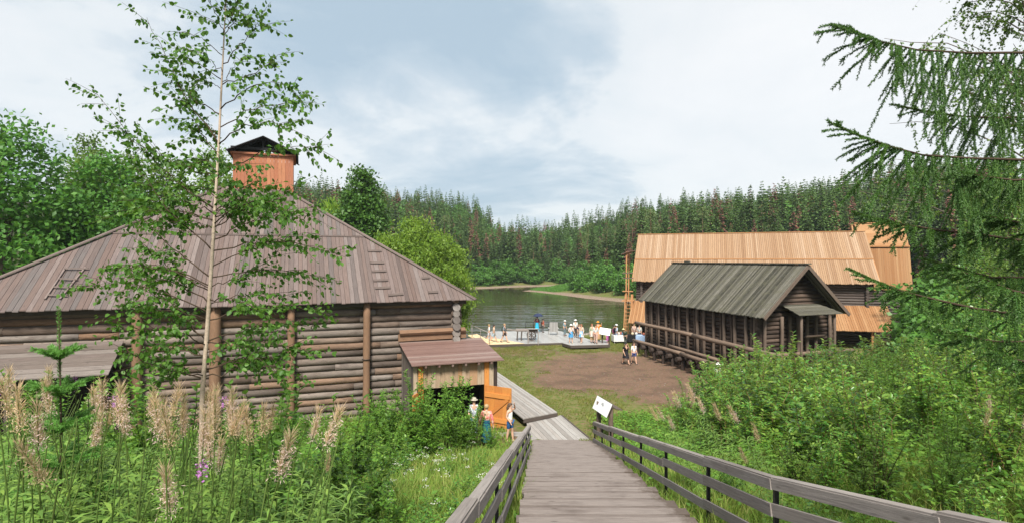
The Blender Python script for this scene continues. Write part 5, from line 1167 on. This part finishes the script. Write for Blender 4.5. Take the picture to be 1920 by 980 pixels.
Q = rng.uniform([1, 30], [14, 49], (420, 2)); m_ = MB()
for x, y in Q:
    if math.hypot((x-7.6)/6.6, (y-39.5)/8.2) > 1.1: continue
    r = random.uniform(.012, .04); z = gz(x, y)+r*.2; b = len(m_.V); m_.lathe([(0.003, -r*.6), (r, 0), (.003, r*.6)], (x, y, z), 5, 0, random.uniform(.6, 1))
    for i in range(b, len(m_.V)): m_.V[i] += Vector((random.uniform(-1, 1), random.uniform(-1, 1), random.uniform(-1, 1)))*r*.25
tag(m_.build('yard_pebbles', M['stone']), 'small stones and clods scattered over the bare dirt yard', 'stones', kind='stuff')

# ---------------------------------------------------------------- people
def skin(vs, es, rs, root=0, sub=1):
    me = bpy.data.meshes.new('tmp'); me.from_pydata([tuple(v) for v in vs], es, []); o = bpy.data.objects.new('tmp', me); C.objects.link(o)
    md = o.modifiers.new('s', 'SKIN'); md.use_smooth_shade = True
    sv = me.skin_vertices[0].data if me.skin_vertices else None
    if sv is None:
        bm = bmesh.new(); bm.from_mesh(me); bm.verts.layers.skin.verify(); bm.to_mesh(me); bm.free(); sv = me.skin_vertices[0].data
    for i, r in enumerate(rs): sv[i].radius = r if isinstance(r, tuple) else (r, r); sv[i].use_root = (i == root)
    if sub: o.modifiers.new('u', 'SUBSURF').levels = sub
    dg = bpy.context.evaluated_depsgraph_get(); dg.update(); ev = o.evaluated_get(dg); m2 = ev.to_mesh()
    V = [v.co.copy() for v in m2.vertices]; F = [list(p.vertices) for p in m2.polygons]; ev.to_mesh_clear()
    bpy.data.objects.remove(o); bpy.data.meshes.remove(me); return V, F
def from_vf(mb, V, F, m=0):
    b = len(mb.V); mb.V.extend(V)
    for f in F: mb.face([b+i for i in f], [(V[i].x, V[i].z) for i in f], m, True)
CL = {}
def cloth(c, c2=None, s=22):
    k = (c, c2, s)
    if k not in CL: CL[k] = mat_cloth('cloth', c, c2, s)
    return CL[k]
SKIN = mat_plain('skin', (.56, .34, .24), .55, .35, .06); SKIN2 = mat_plain('tanned_skin', (.46, .26, .17), .55, .35, .06)
HAIR = {'brown': mat_plain('brown_hair', (.09, .05, .03), .6, .4, .4, 40), 'dark': mat_plain('dark_hair', (.02, .015, .012), .5, .4, .3, 40), 'blond': mat_plain('blond_hair', (.36, .24, .12), .6, .4, .3, 40), 'red': mat_plain('auburn_hair', (.25, .09, .04), .6, .4, .3, 40)}
EYE = mat_plain('eye', (.02, .015, .012), .2, .5, 0)
def person(label, loc, face_deg, H, top, bottom, kind='shorts', hair='brown', longhair=False, stride=.0, arms=None, lean=0, hat=None, skinm=None, group=None, shoe=(.05, .05, .05), sleeve=.5, extras=()):
    """face_deg 0 looks at the camera side (-Y), 90 looks to +X"""
    r = thing('person', label, 'person', loc, R_(face_deg), group); sk = skinm or SKIN; A = arms or {}
    V3 = lambda x, y, z: Vector((x, y, z))*H
    ln = lambda v: Vector((v.x, v.y-(v.z-.53*H)*math.tan(lean) if v.z > .53*H else v.y, v.z))
    pel, wai, che, nek, chin, hd, crown = [ln(V3(0, y, z)) for y, z in ((0, .535), (0, .615), (0, .735), (0, .825), (-.012, .868), (-.008, .922), (.0, .968))]
    J = [pel, wai, che, nek, chin, hd, crown]; Rr = [(.082*H, .062*H), (.070*H, .054*H), (.092*H, .06*H), .031*H, (.040*H, .044*H), (.046*H, .056*H), (.030*H, .034*H)]
    E = [(0, 1), (1, 2), (2, 3), (3, 4), (4, 5), (5, 6)]; jt = {}
    for s, nm in ((-1, 'r'), (1, 'l')):
        ph = stride*(1 if s > 0 else -1); hip = V3(.052*s, 0, .495); kn = hip+V3(.004*s, -math.sin(ph)*.245, -math.cos(ph)*.245)
        ph2 = ph-(.55*abs(stride) if ph < 0 else .12*abs(stride)); an = kn+V3(0, -math.sin(ph2)*.22, -math.cos(ph2)*.22); toe = an+V3(.012*s, -.085, -.026+(0 if ph >= 0 else -.01))
        b = len(J); J += [hip, hip.lerp(kn, .5), kn, kn.lerp(an, .35), an, toe]; Rr += [.060*H, .047*H, .034*H, .035*H, .021*H, (.022*H, .017*H)]
        E += [(0, b), (b, b+1), (b+1, b+2), (b+2, b+3), (b+3, b+4), (b+4, b+5)]; jt['leg'+nm] = (hip, kn, an, toe)
        shd = ln(V3(.098*s, 0, .798)); el, wr = A.get(nm, ((.125*s, .02+.05*ph, .635), (.125*s, -.04-.12*ph*s*0+.10*(-ph), .49)))
        el, wr = ln(V3(*el)), ln(V3(*wr)); hnd = wr+(wr-el).normalized()*.045*H
        b = len(J); J += [shd, shd.lerp(el, .5), el, el.lerp(wr, .4), wr, hnd]; Rr += [.036*H, .029*H, .023*H, .024*H, .015*H, (.020*H, .011*H)]
        E += [(2, b), (b, b+1), (b+1, b+2), (b+2, b+3), (b+3, b+4), (b+4, b+5)]; jt['arm'+nm] = (shd, el, wr, hnd)
    dz = -min(jt['legr'][2].z, jt['legl'][2].z)+.04*H
    mv = Vector((0, 0, dz)); J = [j+mv for j in J]; jt = {k: tuple(p+mv for p in v) for k, v in jt.items()}; pel, wai, che, nek, chin, hd, crown = J[:7]
    V, F = skin(J, E, Rr, 0, 1); mb = MB(); from_vf(mb, V, F)
    for nm, s in (('r', -1), ('l', 1)):
        _, el, wr, hn = jt['arm'+nm]; d = (hn-wr).normalized(); sd = Vector((0, 1, 0)).cross(d); sd = sd.normalized() if sd.length > .1 else Vector((1, 0, 0)); fo = d.cross(sd)
        for q, (o, l) in enumerate(((-.0105, .036), (-.0035, .041), (.0035, .038), (.0105, .029))):
            p = hn+sd*o*H+d*.008*H; mb.tube([p-d*.02*H, p+d*l*.5*H, p+d*l*H+fo*.012*H], [.0052*H, .0048*H, .0032*H], 5)
        p = wr+d*.012*H; mb.tube([p, p+(d+fo*1.1)*.02*H, p+(d*1.3+fo)*.034*H], [.006*H, .0055*H, .0035*H], 5)
    f = Vector((0, -1, 0)); mb.tube([hd+f*.05*H+Vector((0, 0, .004*H)), hd+f*.067*H+Vector((0, 0, -.012*H)), hd+f*.052*H+Vector((0, 0, -.017*H))], [.004*H, .009*H, .006*H], 5)
    for s in (-1, 1): mb.tube([hd+Vector((s*.040, .004, .008))*H, hd+Vector((s*.053, .008, .004))*H, hd+Vector((s*.043, .004, -.018))*H], [.008*H, .010*H, .005*H], 5)
    body = mb.build('body', sk, r)
    e = MB()
    for s in (-1, 1): e.lathe([(.001, -.005*H), (.006*H, 0), (.001, .005*H)], hd+Vector((s*.02*H, -.051*H, .004*H)), 6)
    e.tube([hd+Vector((-.014, -.054, -.031))*H, hd+Vector((.014, -.054, -.031))*H], .003*H, 4); e.build('eyes_and_mouth', EYE, r)
    # upper clothing
    if top:
        J2 = [pel.lerp(wai, .1), wai, che, nek-Vector((0, 0, .022*H))]; R2 = [(.086*H, .068*H), (.080*H, .064*H), (.100*H, .069*H), (.043*H, .04*H)]; E2 = [(0, 1), (1, 2), (2, 3)]
        if sleeve:
            for nm in 'rl':
                sh_, el, wr, hn = jt['arm'+nm]; b = len(J2); en = sh_.lerp(el, min(1, sleeve*2)) if sleeve <= .5 else el.lerp(wr, (sleeve-.5)*2)
                pts = [sh_, sh_.lerp(el, .5) if sleeve > .3 else sh_.lerp(en, .5)]+([el] if sleeve > .5 else [])+[en]
                J2 += pts; R2 += [.044*H, .040*H]+([.036*H] if sleeve > .5 else [])+[.035*H if sleeve <= .6 else .030*H]; E2 += [(2, b)]+[(b+i, b+i+1) for i in range(len(pts)-1)]
        V, F = skin(J2, E2, R2, 1, 1); q = MB(); from_vf(q, V, F); q.build('top', top, r)
    hipc = pel; kl, kr = jt['legl'], jt['legr']
    if kind in ('skirt', 'longskirt', 'dress'):
        zb = {'skirt': .33, 'dress': .30, 'longskirt': .10}[kind]*H; cxy = (kl[1]+kr[1])/2; q = MB(); prof = []
        z0 = wai.z+.0*H; sp_ = abs(kl[1].y-kr[1].y)*.5
        b = len(q.V); rings = 7
        for i in range(rings):
            t = i/(rings-1); z = z0+(zb-z0)*t; c = wai.lerp(Vector((cxy.x, cxy.y, zb)), t)
            for k in range(16):
                a = 6.2832*k/16; rr = (.083+.05*t**.7+.014*t*math.sin(a*5+1))*H; q.V.append(Vector((c.x+rr*math.cos(a), c.y+(rr*.82+sp_*t*.9)*math.sin(a), z)))
        for i in range(rings-1):
            for k in range(16): q.face([b+i*16+k, b+i*16+(k+1) % 16, b+(i+1)*16+(k+1) % 16, b+(i+1)*16+k], [(k/16, i/7)]*4, 0, True)
        q.build('skirt', bottom, r)
    elif bottom:
        t = {'shorts': .78, 'trousers': 1.9}[kind]; J2 = [pel.lerp(wai, .35)]; R2 = [(.086*H, .066*H)]; E2 = []
        for leg in (kl, kr):
            hip, kn, an, _ = leg; pts = [hip, hip.lerp(kn, min(.5, t*.5)), hip.lerp(kn, min(1, t))]+([kn.lerp(an, .45), kn.lerp(an, .9)] if t > 1 else [])
            b = len(J2); J2 += pts; R2 += [.067*H, .056*H, .050*H if t < 1 else .043*H]+([.038*H, .036*H] if t > 1 else []); E2 += [(0, b)]+[(b+i, b+i+1) for i in range(len(pts)-1)]
        V, F = skin(J2, E2, R2, 0, 1); q = MB(); from_vf(q, V, F); q.build(kind, bottom, r)
    q = MB()
    for leg in (kl, kr):
        an, toe = leg[2], leg[3]; d = toe-an; d.z = 0; d.normalize(); q.tube([an-d*.03*H+Vector((0, 0, -.020*H)), an+d*.02*H+Vector((0, 0, -.018*H)), toe+d*.008*H+Vector((0, 0, .002*H)), toe+d*.03*H], [.022*H, .026*H, .022*H, .012*H], 7)
    q.build('shoes', cloth(shoe), r)
    if hair:
        q = MB(); b = len(q.V); q.lathe([(.052*H, -.028*H), (.058*H, -.005*H), (.057*H, .02*H), (.045*H, .043*H), (.02*H, .056*H), (.002*H, .059*H)], hd+Vector((0, .010*H, .006*H)), 12, 0, 1.12)
        for v in q.V[b:]:
            if v.y < hd.y-.02*H and v.z < hd.z+.022*H: v.y = hd.y-.02*H+(v.y-hd.y+.02*H)*.2
        if longhair: q.tube([hd+Vector((0, .045, .0))*H, hd+Vector((0, .062, -.07))*H, hd+Vector((.004, .062, -.15))*H, hd+Vector((.006, .066, -.20))*H], [.045*H, .05*H, .042*H, .014*H], 8)
        q.build('hair', HAIR[hair], r)
    if hat:
        q = MB(); q.lathe([(.10*H, -.004*H), (.062*H, .004*H), (.06*H, .03*H), (.045*H, .052*H), (.002, .06*H)], hd+Vector((0, -.004*H, .026*H)), 14); q.build('hat', cloth(hat), r)
    return r, jt
def backpack(label, r, jt, H, col, loc, face):
    o = thing('backpack', label, 'backpack', loc, R_(face)); q = MB(); c = jt['arml'][0].lerp(jt['armr'][0], .5)+Vector((0, .115*H, -.10*H))
    b = len(q.V); q.lathe([(.01, -.13*H), (.075*H, -.12*H), (.085*H, -.04*H), (.08*H, .05*H), (.05*H, .10*H), (.005, .11*H)], c, 12, 0, .62); q.build('bag', cloth(col), o)
    q = MB()
    for nm in 'rl':
        s = jt['arm'+nm][0]; x = s.x*.72; q.tube([Vector((x, c.y-.02*H, c.z+.08*H)), Vector((x, .01, s.z+.036*H)), Vector((x, -.078*H, s.z-.05*H)), Vector((x*1.05, -.06*H, c.z-.06*H)), Vector((x, c.y-.02*H, c.z-.09*H))], .012*H, 6)
    q.build('strap', cloth(sc(col, .7)), o)
U = lambda *v: v
white, navy, denim, black = (.70, .70, .68), (.03, .04, .09), (.03, .10, .26), (.014, .014, .017)
# by the shed door
person('woman seen from behind in pink and orange blouse and dark blue green patterned skirt', (-1.02, 22.75, gz(-1.02, 22.75)+.02), 172, 1.66, cloth((.74, .19, .19), (.72, .46, .36), 11), cloth((.015, .06, .12), (.03, .16, .13), 13), 'longskirt', 'blond', sleeve=.92, arms={'r': ((-.14, .0, .64), (-.155, -.03, .48)), 'l': ((.14, 0, .64), (.16, -.02, .47))})
person('woman in white sleeveless top and denim shorts raising a hand by the orange door', (-.08, 23.45, .12), 62, 1.62, cloth(white, (.74, .72, .70)), cloth(denim, (.02, .08, .2)), 'shorts', 'brown', True, .12, {'l': ((.17, -.05, .80), (.07, -.09, .93)), 'r': ((-.135, .03, .65), (-.13, -.07, .53))}, sleeve=0, shoe=(.4, .33, .26))
person('person in a white and grey patterned shirt standing in the dark shed doorway behind leaves', (-1.62, 24.2, .05), 20, 1.70, cloth((.70, .72, .76), (.20, .23, .30), 20), cloth((.10, .30, .34), (.55, .62, .66), 9), 'trousers', 'brown', hat=(.42, .38, .30))
# couple in the yard
x, y = 8.33, 41.6
r_, j_ = person('woman in a black dress with one hand at her face walking across the dirt yard', (x, y, gz(x, y)), 28, 1.64, cloth(black), cloth(black, (.03, .03, .035)), 'dress', 'dark', False, .34, {'l': ((.13, -.07, .70), (.04, -.10, .88)), 'r': ((-.13, .03, .64), (-.12, -.06, .50))}, sleeve=.3, shoe=(.03, .03, .03))
backpack('black backpack worn by the woman in the black dress', r_, j_, 1.64, (.012, .012, .014), (x, y, gz(x, y)), 28)
x, y = 8.98, 41.9
person('person in a loose white t-shirt and short blue shorts walking beside the woman in black', (x, y, gz(x, y)), 18, 1.62, cloth((.76, .75, .73)), cloth((.07, .09, .24)), 'shorts', 'brown', True, .26, sleeve=.5, shoe=(.06, .05, .05))
# landing deck
pz = .235
def pw(px, d, *a, z=pz, **k): return person(*a[:1], ((px-CX)/FPX*d, d, z), *a[1:], **k)
pw(926, 51, 'person in a beige top and pale blue shorts striding right near the plank ramp', 95, 1.66, cloth((.62, .47, .36)), cloth((.36, .52, .62)), kind='shorts', hair='dark', stride=.42, sleeve=.4)
pw(917, 51.8, 'person in a white top following the beige dressed walker on the landing deck', 100, 1.58, cloth(white), cloth((.55, .56, .60)), kind='shorts', hair='blond', stride=.36, sleeve=.5)
r_, j_ = pw(946, 51, 'grey haired man in a grey t-shirt and dark shorts striding across the landing deck', 60, 1.74, cloth((.20, .22, .25)), cloth((.09, .07, .07)), kind='shorts', hair='blond', stride=.36, sleeve=.5, shoe=(.03, .03, .035))
backpack('dark green backpack on the man in the grey t-shirt', r_, j_, 1.74, (.04, .07, .06), ((946-CX)/FPX*51, 51, pz), 60)
r_, j_ = pw(1007, 57.6, 'woman in a dark top and turquoise skirt holding up a dark umbrella on the deck', 200, 1.68, cloth((.03, .03, .06), (.35, .03, .04), 5), cloth((.04, .40, .60)), kind='longskirt', hair='dark', sleeve=.6, arms={'l': ((.13, -.08, .68), (.08, -.14, .80)), 'r': ((-.13, .03, .64), (-.12, -.06, .5))})
ux, uy = (1009-CX)/FPX*57.6, 57.5; um = wthing('umbrella', 'dark blue umbrella held over the woman in the turquoise skirt', 'umbrella', (ux, uy, 1.9)); q = MB()
q.lathe([(.52, 1.86), (.46, 1.96), (.30, 2.08), (.12, 2.14), (.005, 2.16)], (ux, uy, .08), 10); q.build('canopy', cloth((.035, .045, .09)), um)
q = MB(); q.tube([(ux-.05, uy, 1.45), (ux, uy, 2.30)], .012, 6); q.build('shaft', M['iron'], um); q = MB()
for i in range(10):
    a = .6283*i; q.tube([(ux, uy, 2.2), (ux+.30*math.cos(a), uy+.30*math.sin(a), 2.14), (ux+.51*math.cos(a), uy+.51*math.sin(a), 1.95)], .005, 4)
q.build('ribs', M['iron'], um)
pw(1018, 58, 'person in a red brown jacket behind the woman with the umbrella', 120, 1.4, cloth((.40, .10, .06)), cloth((.10, .09, .09)), kind='trousers', hair='dark', sleeve=.8, stride=.1)
pw(1070.5, 49.4, 'woman in a white cap, white blouse and full blue skirt on the small stage', 30, 1.66, cloth((.66, .58, .56)), cloth((.10, .34, .62), (.06, .24, .46), 9), kind='skirt', hair='brown', stride=.1, hat=white, sleeve=.6, z=.38, shoe=(.6, .58, .5), arms={'l': ((.14, -.04, .66), (.12, -.12, .60)), 'r': ((-.14, .0, .65), (-.12, -.10, .58))})
pw(1090, 49.6, 'woman with red hair in a pale jacket and blue skirt on the small stage', -35, 1.66, cloth((.62, .50, .40)), cloth((.14, .36, .64), (.62, .63, .62), 4), kind='skirt', hair='red', longhair=True, stride=.12, sleeve=.8, z=.38, shoe=(.5, .46, .4))
pw(1079, 54.5, 'person in a white shirt and dark trousers standing between the two blue skirted women', 10, 1.68, cloth(white), cloth((.07, .06, .06)), kind='trousers', hair=None, hat=(.72, .72, .72), sleeve=.5)
pw(1059, 55.5, 'person in a grey blue shirt and white cap at the rear edge of the deck', 40, 1.5, cloth((.22, .30, .34)), cloth((.15, .20, .22)), kind='trousers', hair=None, hat=(.68, .70, .70), sleeve=.5)
pw(1086, 53.5, 'child in a dark blue top standing behind the red haired woman', 0, 1.35, cloth(navy), cloth((.12, .10, .10)), kind='trousers', hair='red', sleeve=.5)
pw(1117, 49.4, 'woman in pale shirt and red checked trousers at the small stage right end', -10, 1.64, cloth((.60, .62, .62)), cloth((.40, .16, .12), (.62, .52, .46), 30), kind='trousers', hair='dark', sleeve=.6, z=.38, stride=.12)
pw(1110, 49.9, 'auburn haired woman in a green top and pale skirt at the small stage right end', 20, 1.66, cloth((.28, .34, .18), (.50, .52, .42), 12), cloth((.62, .56, .50)), kind='skirt', hair='red', longhair=True, sleeve=.7, z=.38)
pw(1121, 51.0, 'person in an orange robe with big orange headdress at the small stage right end', 0, 1.74, cloth((.62, .24, .04), (.50, .16, .03), 10), cloth((.55, .34, .18)), kind='longskirt', hair=None, hat=(.66, .28, .05), sleeve=.8, z=.38, arms={'l': ((.16, -.05, .72), (.17, -.10, .84)), 'r': ((-.14, 0, .65), (-.13, -.1, .56))})
# right of the stage
def gw(px, d, *a, **k): xx = (px-CX)/FPX*d; return person(a[0], (xx, d, gz(xx, d)), *a[1:], **k)
gw(1139, 51.5, 'child in a purple pink dress beside the far information board', 20, 1.25, cloth((.40, .12, .32)), cloth((.36, .10, .28)), kind='dress', hair='dark', sleeve=.4)
gw(1151, 53.0, 'woman in a maroon dress near the ladder tower', 60, 1.55, cloth((.24, .05, .12)), cloth((.22, .04, .11)), kind='longskirt', hair='dark', sleeve=.8)
r_, j_ = gw(1155.5, 52.4, 'man in a white cap and pale blue shirt near the ladder tower', 110, 1.74, cloth((.46, .52, .62)), cloth((.30, .36, .48)), kind='trousers', hair='dark', hat=(.75, .75, .75), sleeve=.5)
backpack('black backpack on the man in the white cap', r_, j_, 1.74, (.015, .015, .02), ((1155.5-CX)/FPX*52.4, 52.4, gz((1155.5-CX)/FPX*52.4, 52.4)), 110)
gw(1173, 51.0, 'person in a dark green shirt and straw hat bending over the market table', -50, 1.5, cloth((.05, .09, .06)), cloth((.06, .07, .06)), kind='trousers', hair=None, hat=(.62, .55, .30), sleeve=.5, lean=.45)
gw(1189, 54.0, 'person in a pinkish beige top in the shade of the pine lean-to', 0, 1.6, cloth((.52, .38, .33)), cloth((.20, .17, .16)), kind='trousers', hair='brown', sleeve=.6)
gw(1199, 53.6, 'vendor in a pale shirt behind the white covered table', -20, 1.55, cloth((.55, .54, .50)), cloth((.1, .1, .12)), kind='trousers', hair='dark', sleeve=.6)
for px, d, z0, lb_, c in ((1346, 33.0, .35, 'person in a white shirt and cap half hidden by leaves below the dark barn', white), (1386, 31.2, .5, 'person in a white hooded jacket half hidden by leaves near the dark barn corner', (.68, .70, .72))):
    xx = (px-CX)/FPX*d; person(lb_, (xx, d, gz(xx, d)), 30, 1.62, cloth(c), cloth((.05, .08, .16)), 'trousers', None, hat=c, sleeve=.7)

# ---------------------------------------------------------------- props on the deck and by the barn
ct = wthing('handcart', 'dark weathered wooden handcart with flat bed standing on the landing deck', 'cart', (1.4, 52.5, pz)); x0, y0 = .35, 52.6
q = MB(); q.planks([(x0, y0-.45), (x0+2.0, y0-.45), (x0+2.0, y0+.45), (x0, y0+.45)], 0, .18, lambda a, b, h: Vector((a, b, 1.12+h)), .06); q.board((x0-.1, y0-.46, 1.16), (x0+2.05, y0-.46, 1.16), .05, .12, (0, 0, 1)); q.board((x0, y0+.46, 1.16), (x0+2.05, y0+.46, 1.16), .05, .12, (0, 0, 1)); q.build('bed', M['rail'], ct)
for a, b in ((.12, -.4), (.12, .4), (.5, -.4), (.5, .4)):
    q = MB(); q.board((x0+a, y0+b, pz), (x0+a+.06, y0+b, 1.06), .10, .10); q.build('leg', M['dark_beam'], ct)
for b in (-.52, .52):
    wl_ = MB(); c = Vector((x0+1.45, y0+b, pz+.42)); wl_.tube([c+Vector((.40*math.cos(t), 0, .40*math.sin(t))) for t in np.linspace(0, 6.283, 21)], .035, 6)
    for t in np.linspace(0, 3.1416, 5)[:-1]: wl_.board(c-Vector((.39*math.cos(t), 0, .39*math.sin(t))), c+Vector((.39*math.cos(t), 0, .39*math.sin(t))), .04, .04, (0, 1, 0))
    wl_.tube([c-Vector((0, .06, 0)), c+Vector((0, .06, 0))], .07, 8); wl_.build('wheel', M['dark_beam'], ct)
q = MB(); q.tube([(x0+1.45, y0-.55, pz+.42), (x0+1.45, y0+.55, pz+.42)], .04, 8); q.board((x0+1.45, y0-.35, pz+.44), (x0+1.45, y0-.35, 1.06), .08, .08); q.board((x0+1.45, y0+.35, pz+.44), (x0+1.45, y0+.35, 1.06), .08, .08); q.build('axle', M['dark_beam'], ct)
q = MB(); q.tube([(x0-.9, y0-.3, 1.22), (x0+.1, y0-.3, 1.12)], .03, 6); q.tube([(x0-.9, y0+.3, 1.22), (x0+.1, y0+.3, 1.12)], .03, 6); q.tube([(x0-.9, y0-.36, 1.22), (x0-.9, y0+.36, 1.22)], .028, 6); q.build('handle', M['rail'], ct)
ib2 = wthing('info_board', 'dark backed slanted information board on two posts seen from behind on the landing deck', 'sign', (2, 50.4, pz))
slanted(ib2, (1.40, 50.9, 1.25), (2.36, 50.9, 1.25), (1.40, 50.45, 1.52), (2.36, 50.45, 1.52), 'dark_beam')
for px_ in (1.44, 2.32):
    q = MB(); q.board((px_, 50.5, -.1), (px_, 50.5, 1.45), .09, .09); q.build('post', M['rail'], ib2)
ib3 = wthing('info_board', 'white tilted information board on a dark post beside the small stage', 'sign', (8.1, 49.6, .1))
slanted(ib3, (7.72, 49.9, 1.72), (8.62, 49.5, 1.62), (7.58, 49.5, 1.20), (8.42, 49.1, 1.08))
for px_ in (7.9, 8.5):
    q = MB(); q.board((px_, 49.75, -.1), (px_, 49.75, 1.3), .12, .12); q.build('post', M['dark_beam'], ib3)
ch = wthing('deck_chair', 'pale grey reclining slatted chair facing the pond on the landing deck', 'chair', (4.2, 56.5, pz)); cx_, cy_ = 4.1, 56.2
q = MB(); q.planks([(-.45, 0), (.45, 0), (.38, 1.0), (-.38, 1.0)], R_(90), .15, lambda a, b, h: Vector((cx_+a, cy_-.25*b-h, .55+.95*b)), .03); q.build('backrest', M['pier'], ch)
q = MB(); q.planks([(-.45, 0), (.45, 0), (.45, .7), (-.45, .7)], 0, .14, lambda a, b, h: Vector((cx_+a, cy_+b, .55+h+.1*b)), .03); q.build('seat', M['pier'], ch)
for s_ in (-1, 1):
    for b in (.02, .62):
        q = MB(); q.board((cx_+s_*.44, cy_+b, pz), (cx_+s_*.44, cy_+b, .85), .06, .08); q.build('leg', M['pier'], ch)
    q = MB(); q.board((cx_+s_*.46, cy_-.2, .88), (cx_+s_*.46, cy_+.7, .88), .11, .03); q.build('armrest', M['pier'], ch)
def table(label, c, w, d, h, rot, clothc):
    o = thing('market_table', label, 'table', c, rot); q = MB(); q.abox(-w/2, w/2, -d/2, d/2, h-.03, h); q.build('table_top', M['stair'], o)
    for sx in (-1, 1):
        for sy in (-1, 1): q = MB(); q.abox(sx*(w/2-.06)-.025, sx*(w/2-.06)+.025, sy*(d/2-.06)-.025, sy*(d/2-.06)+.025, 0, h-.032); q.build('leg', M['rail'], o)
    if clothc:
        q = MB(); n = 24; ring = []
        per = [(-w/2-.02, -d/2-.02), (w/2+.02, -d/2-.02), (w/2+.02, d/2+.02), (-w/2-.02, d/2+.02)]; top = [(a, b, h+.006) for a, b in per]; q.poly(top); 
        for (a, b), (c_, d_) in zip(per, per[1:]+per[:1]):
            for k in range(6):
                t0, t1 = k/6, (k+1)/6; f_ = lambda t, z: (a+(c_-a)*t+(.02*math.sin(t*19) if z < h-.1 else 0), b+(d_-b)*t+(.02*math.cos(t*17) if z < h-.1 else 0), z)
                q.face([len(q.V)+i for i in range(4)], [(0, 0)]*4); q.V.extend(Vector(p) for p in (f_(t0, h+.005), f_(t0, .18), f_(t1, .18), f_(t1, h+.005)))
        cl_ = tag(q.build('tablecloth', clothc, loc=c, rz=rot), label.replace('table', 'cloth on the table', 1) if False else None)
        cl_['label'] = 'cloth draped over the '+label; cl_['category'] = 'tablecloth'
g_ = lambda px, d: ((px-CX)/FPX*d, d, gz((px-CX)/FPX*d, d))
table('white market table in the open left of the lean-to post', g_(1165, 52.6), 1.6, .8, .74, .1, cloth((.72, .72, .70)))
table('dark fronted market table under the pine lean-to', g_(1191, 52.4), 1.7, .8, .76, -.3, cloth((.02, .02, .022)))
table('pale blue market table under the pine lean-to beside the dark barn', g_(1213, 52.0), 1.9, .9, .76, -.3, cloth((.34, .46, .66)))
k = 0
for px, d in ((1160, 52.5), (1164, 52.7), (1168, 52.5), (1186, 52.3), (1193, 52.3), (1207, 52), (1212, 52), (1217, 51.9)):
    x, y, z = g_(px, d); c = [(.62, .60, .55), (.35, .12, .08), (.12, .20, .30), (.60, .50, .35)][k % 4]; q = MB(); h = .76+.012
    q.lathe([(.06, 0), (.10, .03), (.13, .12), (.11, .20), (.06, .24), (.055, .22)], (0, 0, 0), 10)
    o = q.build('craft_pot', cloth(c), loc=(x, y, z+(.755 if px < 1175 else .775))); tag(o, ['small cream pot', 'small red brown pot', 'small blue pot', 'small straw coloured pot'][k % 4]+' on the '+('white' if px < 1175 else 'black' if px < 1200 else 'blue')+' market cloth'+(', its left end' if px in (1160, 1186, 1207) else ', its right end' if px in (1168, 1193, 1217) else ', in the middle'), 'pot'); k += 1
